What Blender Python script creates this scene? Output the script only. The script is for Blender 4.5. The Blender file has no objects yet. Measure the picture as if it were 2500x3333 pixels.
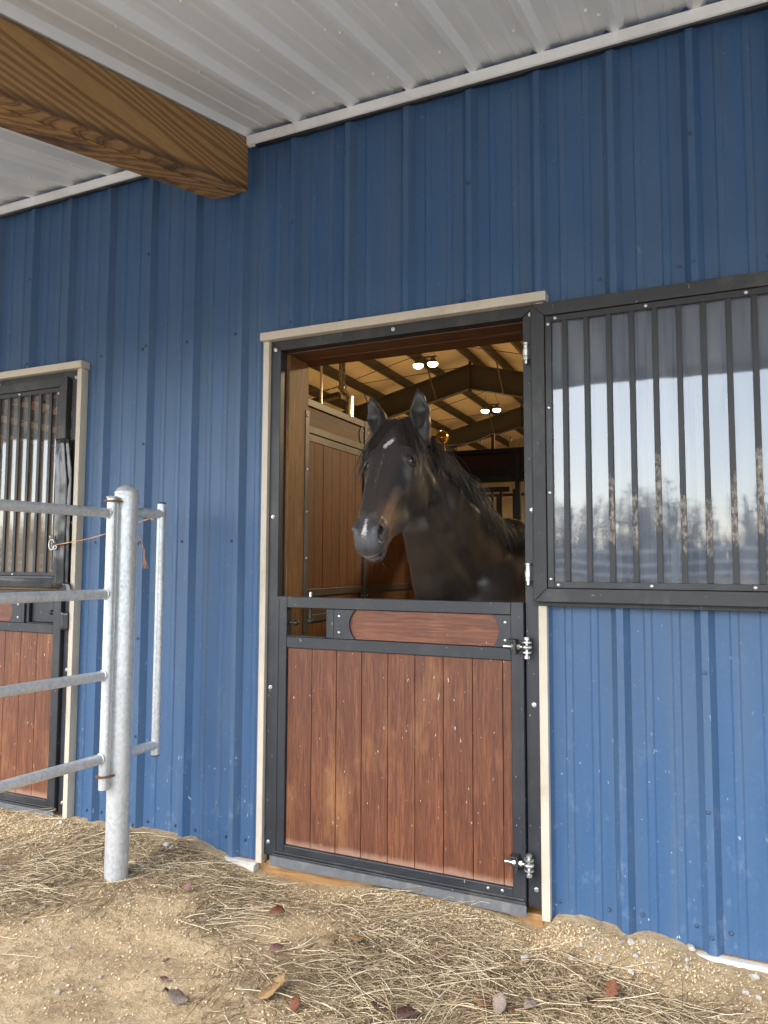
import bpy, bmesh, math, random
import numpy as np
from mathutils import Vector, Matrix, noise as mnoise

SC = bpy.context.scene
COL = SC.collection
rnd = random.Random(7)

# ------------------------------------------------------------------ camera
CAM = (0.9456, -3.0365, 1.3735)
YAW, PITCH, ROLL, FPX = 0.4232, 0.0712, 0.0038, 2365.3      # focal length in pixels of a 2500 px wide picture
fw = Vector((-math.sin(YAW) * math.cos(PITCH), math.cos(YAW) * math.cos(PITCH), math.sin(PITCH)))
rt = Vector((math.cos(YAW), math.sin(YAW), 0))
up = rt.cross(fw)
r2 = rt * math.cos(ROLL) + up * math.sin(ROLL)
u2 = up * math.cos(ROLL) - rt * math.sin(ROLL)
cam_data = bpy.data.cameras.new('camera')
cam_data.sensor_fit = 'HORIZONTAL'
cam_data.sensor_width = 36.0
cam_data.lens = FPX / 2500.0 * 36.0
cam_data.clip_start = 0.05
cam_data.clip_end = 600
cam = bpy.data.objects.new('camera', cam_data)
COL.objects.link(cam)
m = Matrix((r2, u2, -fw)).transposed().to_4x4()
m.translation = Vector(CAM)
cam.matrix_world = m
SC.camera = cam

# ------------------------------------------------------------------ sky, sun, exposure
SUN_EL, SUN_AZ = math.radians(38), math.radians(200)        # azimuth from +y clockwise: the sun stands behind the camera
world = bpy.data.worlds.new('World')
SC.world = world
world.use_nodes = True
wn, wl = world.node_tree.nodes, world.node_tree.links
wn.clear()
w_out = wn.new('ShaderNodeOutputWorld')
w_bg = wn.new('ShaderNodeBackground')
w_sky = wn.new('ShaderNodeTexSky')
w_sky.sky_type = 'NISHITA'
w_sky.sun_disc = False
w_sky.sun_elevation = SUN_EL
w_sky.sun_rotation = SUN_AZ
w_sky.air_density = 1.0
w_sky.dust_density = 1.2
w_sky.ozone_density = 1.0
w_hsv = wn.new('ShaderNodeHueSaturation')                    # thin even overcast: the blue is mostly washed out
w_hsv.inputs['Saturation'].default_value = 0.62
w_hsv.inputs['Value'].default_value = 1.0
w_bg.inputs['Strength'].default_value = 0.15
wl.new(w_sky.outputs[0], w_hsv.inputs['Color'])
wl.new(w_hsv.outputs[0], w_bg.inputs['Color'])
wl.new(w_bg.outputs[0], w_out.inputs['Surface'])

sun_data = bpy.data.lights.new('sun', 'SUN')
sun_data.energy = 0.5
sun_data.angle = math.radians(25)
sun_data.color = (1.0, 0.975, 0.94)
sun = bpy.data.objects.new('sun', sun_data)
COL.objects.link(sun)
sdir = Vector((math.sin(SUN_AZ) * math.cos(SUN_EL), math.cos(SUN_AZ) * math.cos(SUN_EL), math.sin(SUN_EL)))
sun.rotation_euler = (-sdir).to_track_quat('-Z', 'Y').to_euler()
sun.location = sdir * 40

SC.view_settings.view_transform = 'Standard'
SC.view_settings.look = 'None'
SC.view_settings.gamma = 1.0
SC.view_settings.use_curve_mapping = False
SC.view_settings.exposure = 2.32

# ------------------------------------------------------------------ helpers
def link(o):
    COL.objects.link(o)
    return o

def tag(o, label=None, cat=None, group=None, kind=None):
    if label: o['label'] = label
    if cat: o['category'] = cat
    if group: o['group'] = group
    if kind: o['kind'] = kind
    return o

def empty(name, loc, label=None, cat=None, group=None):
    o = link(bpy.data.objects.new(name, None))
    o.location = loc
    o.empty_display_size = 0.1
    return tag(o, label, cat, group)

def adopt(o, parent):
    """parent o and keep it where it stands; parents are never rotated or scaled"""
    o.parent = parent
    o.matrix_parent_inverse = Matrix.Translation(-Vector(parent.location))
    return o

class MB:
    """collects geometry, then links it as ONE mesh object (coordinates are world coordinates)"""
    def __init__(s):
        s.v, s.f, s.mi = [], [], []
    def add(s, vs, fs, mi=0):
        b = len(s.v)
        s.v.extend([tuple(x) for x in vs])
        s.f.extend([tuple(b + i for i in f) for f in fs])
        s.mi.extend([mi] * len(fs))
        return s
    def box(s, x0, x1, y0, y1, z0, z1, mi=0):
        vs = [(x, y, z) for z in (z0, z1) for y in (y0, y1) for x in (x0, x1)]
        fs = [(0, 2, 3, 1), (4, 5, 7, 6), (0, 1, 5, 4), (2, 6, 7, 3), (0, 4, 6, 2), (1, 3, 7, 5)]
        return s.add(vs, fs, mi)
    def tube(s, pts, r, n=12, cap=True, mi=0):
        """round tube along a polyline; r is one radius or one per point"""
        pts = [Vector(p) for p in pts]
        rs = r if isinstance(r, (list, tuple)) else [r] * len(pts)
        vs, fs = [], []
        prev = None
        for i, p in enumerate(pts):
            a = pts[max(i - 1, 0)]; b = pts[min(i + 1, len(pts) - 1)]
            t = (b - a)
            if t.length < 1e-9: t = Vector((0, 0, 1))
            t.normalize()
            if prev is None:
                ref = Vector((0, 0, 1)) if abs(t.z) < 0.9 else Vector((1, 0, 0))
                u = t.cross(ref).normalized()
            else:
                u = (prev - t * prev.dot(t)).normalized()
            prev = u
            w = t.cross(u)
            for k in range(n):
                an = 2 * math.pi * k / n
                vs.append(p + (u * math.cos(an) + w * math.sin(an)) * rs[i])
        for i in range(len(pts) - 1):
            for k in range(n):
                fs.append((i * n + k, i * n + (k + 1) % n, (i + 1) * n + (k + 1) % n, (i + 1) * n + k))
        if cap:
            fs.append(tuple(range(n - 1, -1, -1)))
            fs.append(tuple((len(pts) - 1) * n + k for k in range(n)))
        return s.add(vs, fs, mi)
    def prism(s, poly, axis, a0, a1, mi=0):
        """extrude a 2D polygon along axis ('x','y','z'); poly is in the other two axes in order"""
        n = len(poly)
        def P(q, a):
            if axis == 'x': return (a, q[0], q[1])
            if axis == 'y': return (q[0], a, q[1])
            return (q[0], q[1], a)
        vs = [P(q, a0) for q in poly] + [P(q, a1) for q in poly]
        fs = [(i, (i + 1) % n, n + (i + 1) % n, n + i) for i in range(n)]
        fs += [tuple(range(n - 1, -1, -1)), tuple(range(n, 2 * n))]
        return s.add(vs, fs, mi)
    def lathe(s, prof, c=(0, 0, 0), axis='z', n=16, mi=0):
        """prof: list of (radius, height) along axis"""
        vs, fs = [], []
        for r, h in prof:
            for k in range(n):
                a = 2 * math.pi * k / n
                p, q = r * math.cos(a), r * math.sin(a)
                if axis == 'z': vs.append((c[0] + p, c[1] + q, c[2] + h))
                elif axis == 'y': vs.append((c[0] + p, c[1] + h, c[2] + q))
                else: vs.append((c[0] + h, c[1] + p, c[2] + q))
        for i in range(len(prof) - 1):
            for k in range(n):
                fs.append((i * n + k, i * n + (k + 1) % n, (i + 1) * n + (k + 1) % n, (i + 1) * n + k))
        fs.append(tuple(range(n - 1, -1, -1)))
        fs.append(tuple((len(prof) - 1) * n + k for k in range(n)))
        return s.add(vs, fs, mi)
    def mesh(s, name, recalc=True):
        me = bpy.data.meshes.new(name)
        me.from_pydata(s.v, [], s.f)
        if any(s.mi):
            me.polygons.foreach_set('material_index', s.mi)
        me.update()
        if recalc:
            bm = bmesh.new(); bm.from_mesh(me)
            bmesh.ops.recalc_face_normals(bm, faces=bm.faces)
            bm.to_mesh(me); bm.free()
        return me
    def build(s, name, mats, parent=None, bevel=0, smooth=False, seg=2, recalc=True):
        me = s.mesh(name, recalc)
        for mt in (mats if isinstance(mats, (list, tuple)) else [mats]):
            me.materials.append(mt)
        o = link(bpy.data.objects.new(name, me))
        if parent is not None: adopt(o, parent)
        if smooth: shade(me, smooth)
        if bevel:
            b = o.modifiers.new('bevel', 'BEVEL')
            b.width = bevel; b.segments = seg; b.limit_method = 'ANGLE'; b.angle_limit = math.radians(40)
        return o

def shade(me, ang=40):
    me.polygons.foreach_set('use_smooth', [True] * len(me.polygons))
    if ang is not True and ang < 180:
        bm = bmesh.new(); bm.from_mesh(me)
        lim = math.radians(ang)
        for e in bm.edges:
            if len(e.link_faces) == 2 and e.calc_face_angle(0) > lim:
                e.smooth = False
        bm.to_mesh(me); bm.free()
    me.update()

def part(name, me, parent, loc, rot=(0, 0, 0), scale=(1, 1, 1)):
    """a part that shares its mesh with alike parts"""
    o = link(bpy.data.objects.new(name, me))
    o.location = loc; o.rotation_euler = rot; o.scale = scale
    if parent is not None: adopt(o, parent)
    return o

# ------------------------------------------------------------------ material helpers
class NT:
    def __init__(s, name):
        s.m = bpy.data.materials.new(name)
        s.m.use_nodes = True
        s.t = s.m.node_tree
        s.t.nodes.clear()
        s.out = s.t.nodes.new('ShaderNodeOutputMaterial')
    def n(s, typ, **kw):
        nd = s.t.nodes.new('ShaderNode' + typ)
        for k, v in kw.items():
            if k.startswith('i_'):
                key = k[2:].replace('_', ' ')
                nd.inputs[key].default_value = v
            else:
                setattr(nd, k, v)
        return nd
    def l(s, a, b):
        s.t.links.new(a, b)
    def coord(s, scale=(1, 1, 1), kind='Object', rot=(0, 0, 0), rand=False):
        tc = s.n('TexCoord'); mp = s.n('Mapping')
        mp.inputs['Scale'].default_value = scale
        mp.inputs['Rotation'].default_value = rot
        s.l(tc.outputs[kind], mp.inputs['Vector'])
        if rand:
            oi = s.n('ObjectInfo'); mu = s.n('MATH' if False else 'Math', operation='MULTIPLY')
            mu.inputs[1].default_value = 37.0
            s.l(oi.outputs['Random'], mu.inputs[0])
            cx = s.n('CombineXYZ')
            for i in range(3): s.l(mu.outputs[0], cx.inputs[i])
            s.l(cx.outputs[0], mp.inputs['Location'])
        return mp.outputs[0]
    def noise(s, vec, scale=5, detail=4, rough=0.55, dist=0):
        nd = s.n('TexNoise')
        nd.inputs['Scale'].default_value = scale; nd.inputs['Detail'].default_value = detail
        nd.inputs['Roughness'].default_value = rough; nd.inputs['Distortion'].default_value = dist
        s.l(vec, nd.inputs['Vector'])
        return nd.outputs['Fac']
    def ramp(s, fac, stops, interp='LINEAR'):
        nd = s.n('ValToRGB')
        cr = nd.color_ramp; cr.interpolation = interp
        while len(cr.elements) > 1: cr.elements.remove(cr.elements[-1])
        for i, (p, c) in enumerate(stops):
            if not isinstance(c, (tuple, list)): c = (c, c, c)
            e = cr.elements[0] if i == 0 else cr.elements.new(p)
            e.position = p; e.color = (*c, 1) if len(c) == 3 else c
        s.l(fac, nd.inputs['Fac'])
        return nd.outputs['Color']
    def mix(s, fac, a, b, mode='MIX'):
        nd = s.n('Mix', data_type='RGBA', blend_type=mode)
        for inp, v in ((nd.inputs[0], fac), (nd.inputs[6], a), (nd.inputs[7], b)):
            if hasattr(v, 'is_output'): s.l(v, inp)
            elif isinstance(v, (int, float)): inp.default_value = v if inp.type == 'VALUE' else (v, v, v, 1)
            else: inp.default_value = (*v, 1)
        return nd.outputs[2]
    def math(s, op, a, b=0.0, clamp=False):
        nd = s.n('Math', operation=op, use_clamp=clamp)
        for inp, v in ((nd.inputs[0], a), (nd.inputs[1], b)):
            if hasattr(v, 'is_output'): s.l(v, inp)
            else: inp.default_value = v
        return nd.outputs[0]
    def bsdf(s, color, rough=0.5, metal=0.0, bump=None, bstr=0.2, bdist=0.01, **kw):
        b = s.n('BsdfPrincipled')
        for key, v in (('Base Color', color), ('Roughness', rough), ('Metallic', metal)):
            if hasattr(v, 'is_output'): s.l(v, b.inputs[key])
            elif isinstance(v, (tuple, list)): b.inputs[key].default_value = (*v, 1)
            else: b.inputs[key].default_value = v
        for k, v in kw.items():
            key = k.replace('_', ' ')
            if hasattr(v, 'is_output'): s.l(v, b.inputs[key])
            else: b.inputs[key].default_value = v
        if bump is not None:
            bp = s.n('Bump'); bp.inputs['Strength'].default_value = bstr; bp.inputs['Distance'].default_value = bdist
            s.l(bump, bp.inputs['Height']); s.l(bp.outputs[0], b.inputs['Normal'])
        s.l(b.outputs[0], s.out.inputs['Surface'])
        s.b = b
        return s.m
# ------------------------------------------------------------------ materials
def specks(t, vec_scale, scale, lo, hi):
    """pale chaff, droppings and scratches stuck to a surface: sparse elongated flecks"""
    v = t.coord(vec_scale)
    a = t.noise(v, scale, 2, 0.5, 0.4)
    return t.ramp(a, [(lo, 0.0), (hi, 1.0)])

def mat_siding():
    t = NT('blue_siding_paint')
    streak = t.noise(t.coord((9, 9, 0.35)), 1.6, 5, 0.6)
    cloud = t.noise(t.coord((1, 1, 0.5)), 1.7, 4, 0.6)
    base = t.mix(t.ramp(cloud, [(0.3, 0.0), (0.7, 1.0)]), (0.0245, 0.079, 0.180), (0.029, 0.092, 0.207))
    dust = t.math('MULTIPLY', t.ramp(streak, [(0.40, 0.15), (0.72, 1.0)]), 0.36)
    c = t.mix(dust, base, (0.105, 0.125, 0.135))
    fine = t.noise(t.coord((1, 1, 1)), 60, 3, 0.7)
    c = t.mix(t.math('MULTIPLY', t.ramp(fine, [(0.5, 0.0), (0.8, 1.0)]), 0.18), c, (0.14, 0.19, 0.25))
    # splashed mud and chaff, thickest in the lowest half metre
    tc = t.n('TexCoord'); sx = t.n('SeparateXYZ'); t.l(tc.outputs['Object'], sx.inputs[0])
    low = t.ramp(t.math('MULTIPLY', sx.outputs['Z'], 0.5), [(0.0, 1.0), (0.35, 0.25), (0.8, 0.08)])
    sp = specks(t, (1, 1, 0.45), 66, 0.715, 0.75)
    sp2 = specks(t, (1, 1, 0.22), 140, 0.755, 0.79)
    spa = t.math('MAXIMUM', t.math('MULTIPLY', sp, low), t.math('MULTIPLY', sp2, 0.6))
    c = t.mix(t.math('MULTIPLY', spa, 0.8), c, (0.62, 0.66, 0.68))
    scuff = t.math('MULTIPLY', t.math('MULTIPLY', t.ramp(t.noise(t.coord((1, 1, 0.6)), 14, 6, 0.75), [(0.56, 0.0), (0.75, 1.0)]), low), 0.45)
    c = t.mix(scuff, c, (0.30, 0.36, 0.45))
    rgh = t.ramp(streak, [(0.3, 0.42), (0.8, 0.62)])
    return t.bsdf(c, rgh, bump=t.noise(t.coord((1, 1, 0.3)), 3, 2), bstr=0.12, bdist=0.01)

def mat_plain(name, col, rough=0.5, metal=0.0, var=0.25, scale=12, bump=0.1, spk=0.0, dirt=(0.12, 0.10, 0.08), dirt_amt=0.3):
    t = NT(name)
    a = t.noise(t.coord(), scale, 6, 0.65)
    dark = tuple(x * (1 - var) for x in col); lite = tuple(min(1, x * (1 + var)) for x in col)
    c = t.mix(t.ramp(a, [(0.3, 0.0), (0.7, 1.0)]), dark, lite)
    d = t.noise(t.coord((1, 1, 0.6)), scale * 0.35, 6, 0.7)
    c = t.mix(t.math('MULTIPLY', t.ramp(d, [(0.52, 0.0), (0.72, 1.0)]), dirt_amt), c, dirt)
    if spk:
        c = t.mix(t.math('MULTIPLY', specks(t, (1, 1, 0.4), 110, 0.735, 0.77), spk), c, (0.50, 0.48, 0.43))
        c = t.mix(t.math('MULTIPLY', specks(t, (1, 1, 0.6), 34, 0.755, 0.80), spk * 0.7), c, (0.42, 0.41, 0.38))
    r = t.ramp(a, [(0.2, max(0.05, rough - 0.1)), (0.8, min(1, rough + 0.12))])
    return t.bsdf(c, r, metal, bump=t.noise(t.coord(), scale * 6, 3), bstr=bump, bdist=0.004)

def mat_wood(name, dark, mid, lite, axis='z', foot=0.0, rings=False, worn=0.0, rough=0.55, spk=0.0, wornc=(0.36, 0.17, 0.065), gs=1.0, bstr=0.35):
    t = NT(name)
    k = {'x': (0.06, 1, 1), 'y': (1, 0.06, 1), 'z': (1, 1, 0.06)}[axis]
    vec = t.coord(k, rand=True)
    g = t.noise(vec, 130 * gs, 5, 0.75, 0.3)
    g2 = t.noise(vec, 22 * gs, 4, 0.6, 0.6)
    c = t.ramp(g, [(0.36, dark), (0.5, mid), (0.66, lite)])
    c = t.mix(t.math('MULTIPLY', t.ramp(g2, [(0.42, 1.0), (0.62, 0.0)]), 0.55), c, dark)
    oi = t.n('ObjectInfo')
    c = t.mix(t.math('MULTIPLY', oi.outputs['Random'], 0.30), c, dark)
    if worn:
        w = t.noise(t.coord((1, 1, 0.45)), 4.2, 5, 0.6)
        c = t.mix(t.math('MULTIPLY', t.math('MULTIPLY', t.ramp(w, [(0.55, 0.0), (0.70, 1.0)]), t.ramp(g, [(0.3, 0.35), (0.6, 1.0)])), worn), c, wornc)
    if spk:
        c = t.mix(t.math('MULTIPLY', specks(t, (1, 1, 0.3), 95, 0.735, 0.765), spk), c, (0.62, 0.50, 0.36))
        c = t.mix(t.math('MULTIPLY', specks(t, (1.4, 1.4, 0.9), 40, 0.775, 0.80), spk), c, (0.58, 0.46, 0.32))
    if foot:
        # pale scuffed band along the bottom edge of the boards
        tc = t.n('TexCoord'); sx = t.n('SeparateXYZ'); t.l(tc.outputs['Object'], sx.inputs[0])
        wob = t.math('ADD', sx.outputs['Z'], t.math('MULTIPLY', t.math('SUBTRACT', t.noise(t.coord((1, 1, 0.3)), 14, 5, 0.7), 0.5), 0.05))
        band = t.ramp(wob, [(0.078, 1.0), (0.102, 0.0)])
        c = t.mix(t.math('MULTIPLY', band, foot), c, (0.34, 0.20, 0.14))
    return t.bsdf(c, rough, bump=g, bstr=bstr, bdist=0.003)

def mat_beam():
    """flat sawn yellow pine with cathedral grain and knots"""
    t = NT('pine_beam_wood')
    v = t.coord((1, 0.11, 1))
    warp = t.n('TexNoise'); warp.inputs['Scale'].default_value = 3.0; warp.inputs['Detail'].default_value = 2
    t.l(v, warp.inputs['Vector'])
    vm = t.n('VectorMath', operation='SCALE'); vm.inputs['Scale'].default_value = 0.30
    t.l(warp.outputs['Color'], vm.inputs[0])
    va = t.n('VectorMath', operation='ADD'); t.l(v, va.inputs[0]); t.l(vm.outputs[0], va.inputs[1])
    wv = t.n('TexWave', wave_type='RINGS', rings_direction='Y')
    wv.inputs['Scale'].default_value = 9.5; wv.inputs['Distortion'].default_value = 1.6; wv.inputs['Detail'].default_value = 3
    wv.inputs['Detail Scale'].default_value = 1.6
    t.l(va.outputs[0], wv.inputs['Vector'])
    c = t.ramp(wv.outputs['Fac'], [(0.0, (0.40, 0.235, 0.085)), (0.5, (0.36, 0.205, 0.072)), (0.74, (0.20, 0.100, 0.034)), (0.90, (0.12, 0.055, 0.018)), (1.0, (0.30, 0.165, 0.058))])
    # knots
    vo = t.n('TexVoronoi', feature='F1'); vo.inputs['Scale'].default_value = 2.1
    mp = t.coord((1.2, 0.55, 1.6)); t.l(mp, vo.inputs['Vector'])
    kn = t.ramp(vo.outputs['Distance'], [(0.0, 1.0), (0.07, 0.9), (0.10, 0.0)])
    c = t.mix(0.10, c, (0.25, 0.138, 0.052))
    c = t.mix(t.math('MULTIPLY', kn, 0.75), c, (0.10, 0.040, 0.012))
    fine = t.noise(t.coord((1, 0.05, 1)), 120, 4, 0.7)
    c = t.mix(t.math('MULTIPLY', t.ramp(fine, [(0.35, 1.0), (0.6, 0.0)]), 0.25), c, (0.10, 0.045, 0.015))
    st = t.noise(t.coord((1, 0.35, 1)), 3.5, 4, 0.65)
    c = t.mix(t.math('MULTIPLY', t.ramp(st, [(0.55, 0.0), (0.75, 1.0)]), 0.45), c, (0.055, 0.030, 0.016))
    # dark weathered wane along the lower edge of the beam
    tc = t.n('TexCoord'); sx = t.n('SeparateXYZ'); t.l(tc.outputs['Object'], sx.inputs[0])
    u = t.math('SUBTRACT', sx.outputs['Z'], t.math('MULTIPLY', sx.outputs['Y'], 0.25))
    u = t.math('ADD', u, t.math('MULTIPLY', t.math('SUBTRACT', t.noise(t.coord((1, 0.25, 1)), 9, 5, 0.7), 0.5), 0.05))
    band = t.ramp(t.math('MULTIPLY', t.math('SUBTRACT', u, 3.25), 5.0), [(0.19, 0.0), (0.23, 0.85), (0.32, 0.55), (0.40, 0.0)])
    c = t.mix(band, c, (0.060, 0.032, 0.016))
    return t.bsdf(c, 0.62, bump=wv.outputs['Fac'], bstr=0.12, bdist=0.004)

def mat_galv():
    t = NT('galvanised_steel')
    vo = t.n('TexVoronoi', feature='F1'); vo.inputs['Scale'].default_value = 55
    t.l(t.coord((1, 1, 0.7)), vo.inputs['Vector'])
    vo.inputs['Scale'].default_value = 95
    sp = t.n('SeparateColor'); t.l(vo.outputs['Color'], sp.inputs[0])
    a = t.noise(t.coord((1, 1, 0.35)), 7, 5, 0.65)
    f = t.math('ADD', t.math('MULTIPLY', sp.outputs[0], 0.35), t.math('MULTIPLY', a, 0.65))
    c = t.ramp(f, [(0.2, (0.50, 0.52, 0.53)), (0.5, (0.62, 0.64, 0.64)), (0.8, (0.74, 0.76, 0.76))])
    pit = t.noise(t.coord((1, 1, 0.4)), 45, 3, 0.6)
    c = t.mix(t.math('MULTIPLY', t.ramp(pit, [(0.70, 0.0), (0.76, 1.0)]), 0.6), c, (0.16, 0.16, 0.15))
    c = t.mix(t.math('MULTIPLY', t.ramp(t.noise(t.coord((1, 1, 1)), 28, 4, 0.6, 1.0), [(0.68, 0.0), (0.72, 1.0)]), 0.8), c, (0.74, 0.74, 0.70))
    dirt = t.noise(t.coord((1, 1, 1)), 5, 5, 0.7)
    c = t.mix(t.math('MULTIPLY', t.ramp(dirt, [(0.58, 0.0), (0.78, 1.0)]), 0.30), c, (0.28, 0.25, 0.20))
    r = t.ramp(f, [(0.3, 0.46), (0.8, 0.34)])
    return t.bsdf(c, r, 0.55, bump=f, bstr=0.08, bdist=0.003)

def mat_emit(name, col, s):
    t = NT(name)
    e = t.n('Emission'); e.inputs['Color'].default_value = (*col, 1); e.inputs['Strength'].default_value = s
    t.l(e.outputs[0], t.out.inputs['Surface'])
    return t.m

def mat_pane():
    """scratched clear plastic sheet: mirror-like at the surface, a little hazy and dusty"""
    t = NT('clear_plastic_sheet')
    vec = t.coord((1, 1, 0.22))
    d = t.noise(vec, 11, 6, 0.7, 0.4)
    sc = t.noise(t.coord((1, 1, 0.5)), 60, 3, 0.6, 1.5)
    tr = t.n('BsdfTransparent'); tr.inputs['Color'].default_value = (0.72, 0.74, 0.76, 1)
    df = t.n('BsdfDiffuse'); df.inputs['Color'].default_value = (0.42, 0.44, 0.46, 1)
    gl = t.n('BsdfGlossy'); gl.inputs['Color'].default_value = (0.92, 0.96, 1.0, 1); gl.inputs['Roughness'].default_value = 0.03
    bp = t.n('Bump'); bp.inputs['Strength'].default_value = 0.035; bp.inputs['Distance'].default_value = 0.02
    t.l(t.noise(t.coord((1, 1, 0.6)), 5, 1, 0.3), bp.inputs['Height']); t.l(bp.outputs[0], gl.inputs['Normal'])
    m1 = t.n('MixShader')
    haze = t.math('ADD', t.ramp(d, [(0.35, 0.10), (0.75, 0.30)]), t.math('MULTIPLY', t.ramp(sc, [(0.66, 0.0), (0.72, 1.0)]), 0.25))
    t.l(haze, m1.inputs[0]); t.l(tr.outputs[0], m1.inputs[1]); t.l(df.outputs[0], m1.inputs[2])
    fr = t.n('Fresnel'); fr.inputs['IOR'].default_value = 1.75
    m2 = t.n('MixShader')
    t.l(t.math('MULTIPLY', fr.outputs[0], 1.15, True), m2.inputs[0]); t.l(m1.outputs[0], m2.inputs[1]); t.l(gl.outputs[0], m2.inputs[2])
    t.l(m2.outputs[0], t.out.inputs['Surface'])
    return t.m

def mat_ground():
    t = NT('sandy_soil')
    hum = t.n('Attribute', attribute_name='humus')
    big = t.noise(t.coord(), 1.3, 5, 0.6)
    mid = t.noise(t.coord(), 9, 6, 0.7)
    fin = t.noise(t.coord(), 120, 4, 0.75)
    c = t.ramp(mid, [(0.25, (0.34, 0.235, 0.128)), (0.5, (0.57, 0.425, 0.245)), (0.75, (0.73, 0.58, 0.37))])
    c = t.mix(t.math('MULTIPLY', t.ramp(big, [(0.45, 0.0), (0.65, 1.0)]), 0.35), c, (0.38, 0.265, 0.145))
    c = t.mix(t.math('MULTIPLY', t.ramp(fin, [(0.35, 1.0), (0.55, 0.0)]), 0.40), c, (0.16, 0.11, 0.065))
    c = t.mix(t.math('MULTIPLY', t.ramp(fin, [(0.60, 0.0), (0.72, 1.0)]), 0.6), c, (0.66, 0.56, 0.40))
    grit = t.noise(t.coord(), 45, 5, 0.8)
    c = t.mix(t.math('MULTIPLY', t.ramp(grit, [(0.36, 1.0), (0.5, 0.0)]), 0.55), c, (0.17, 0.115, 0.07))
    c = t.mix(t.math('MULTIPLY', hum.outputs['Fac'], t.ramp(mid, [(0.3, 0.95), (0.7, 0.45)])), c, (0.075, 0.053, 0.032))
    h = t.math('ADD', t.math('ADD', t.math('MULTIPLY', mid, 0.6), t.math('MULTIPLY', fin, 0.4)), t.math('MULTIPLY', grit, 0.6))
    return t.bsdf(c, 0.95, bump=h, bstr=0.8, bdist=0.015, Specular_IOR_Level=0.2)

def mat_yard():  # pale neutral ground, added to reflect light into the porch
    t = NT('pale_bounce_yard')
    a = t.noise(t.coord(), 40, 5, 0.7); b = t.noise(t.coord(), 0.6, 4, 0.6)
    c = t.ramp(a, [(0.3, (0.36, 0.355, 0.34)), (0.6, (0.58, 0.575, 0.555)), (0.8, (0.72, 0.715, 0.70))])
    c = t.mix(t.math('MULTIPLY', b, 0.25), c, (0.42, 0.40, 0.36))
    return t.bsdf(c, 0.9, bump=a, bstr=0.6, bdist=0.02)

def mat_var(name, cols, rough=0.7, scale=30, bump=0.2, coordk=(1, 1, 1)):
    """colour from a per-face attribute 'tone' (0..1) looked up in a ramp, with fine noise"""
    t = NT(name)
    at = t.n('Attribute', attribute_name='tone')
    n = len(cols)
    c = t.ramp(at.outputs['Fac'], [(i / (n - 1), cols[i]) for i in range(n)])
    a = t.noise(t.coord(coordk), scale, 3, 0.6)
    c = t.mix(t.math('MULTIPLY', t.ramp(a, [(0.35, 1.0), (0.65, 0.0)]), 0.3), c, tuple(x * 0.45 for x in cols[0]))
    return t.bsdf(c, rough, bump=a, bstr=bump, bdist=0.003)

M = {}
M['siding'] = mat_siding()
M['tan'] = mat_plain('tan_trim_paint', (0.52, 0.455, 0.36), 0.5, var=0.08, scale=9, spk=0.0, dirt=(0.20, 0.14, 0.075), dirt_amt=0.5)
M['black'] = mat_plain('charcoal_steel_paint', (0.019, 0.021, 0.026), 0.46, var=0.22, scale=10, spk=0.75, dirt=(0.075, 0.073, 0.070), dirt_amt=0.4)
M['black_dusty'] = mat_plain('dusty_charcoal_paint', (0.021, 0.022, 0.024), 0.55, var=0.25, scale=16, spk=0.5, dirt=(0.095, 0.09, 0.083), dirt_amt=0.6)
M['black_clean'] = mat_plain('satin_black_steel', (0.010, 0.0105, 0.0115), 0.42, var=0.2, scale=10, dirt=(0.12, 0.11, 0.10), dirt_amt=0.25)
t_ = NT('white_liner_paint')
M['white'] = t_.bsdf(t_.mix(t_.noise(t_.coord((4, 0.5, 1)), 2, 3, 0.5), (0.77, 0.81, 0.84), (0.81, 0.85, 0.88)), 0.34)
M['white_trim'] = mat_plain('white_trim_paint', (0.80, 0.79, 0.76), 0.40, var=0.05, scale=5, dirt=(0.40, 0.37, 0.32), dirt_amt=0.4)
M['base_trim'] = mat_plain('dirty_base_flashing', (0.60, 0.56, 0.50), 0.5, var=0.1, scale=12, dirt=(0.36, 0.28, 0.18), dirt_amt=0.6)
M['beam'] = mat_beam()
M['plank'] = mat_wood('red_brown_hardwood', (0.076, 0.021, 0.008), (0.168, 0.053, 0.019), (0.265, 0.102, 0.039), 'z', worn=0.55, spk=0.9, foot=0.7)
M['plank_h'] = mat_wood('red_brown_hardwood_cross', (0.09, 0.027, 0.012), (0.20, 0.066, 0.027), (0.30, 0.120, 0.052), 'x', worn=0.2, spk=0.7)
M['plank_in'] = mat_wood('brown_stall_boards', (0.090, 0.030, 0.006), (0.19, 0.068, 0.014), (0.26, 0.10, 0.024), 'z', worn=0.25, spk=0.2, wornc=(0.24, 0.12, 0.045))
M['plank_in_h'] = mat_wood('brown_stall_boards_cross', (0.085, 0.036, 0.013), (0.15, 0.066, 0.024), (0.21, 0.098, 0.038), 'y', worn=0.2)
M['maroon'] = mat_wood('maroon_stall_boards', (0.030, 0.010, 0.007), (0.055, 0.018, 0.012), (0.08, 0.028, 0.018), 'x')
M['post_wood'] = mat_wood('treated_post_wood', (0.095, 0.042, 0.011), (0.24, 0.110, 0.029), (0.36, 0.180, 0.054), 'z', gs=0.55, worn=0.3, wornc=(0.10, 0.055, 0.022))
M['header_wood'] = mat_wood('stained_header_wood', (0.06, 0.024, 0.010), (0.14, 0.058, 0.024), (0.20, 0.09, 0.036), 'x', gs=0.55)
M['sill_wood'] = mat_wood('treated_sill_wood', (0.19, 0.095, 0.032), (0.38, 0.205, 0.075), (0.48, 0.285, 0.125), 'x', gs=0.5, worn=0.3, wornc=(0.16, 0.085, 0.035))
M['galv'] = mat_galv()
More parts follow.
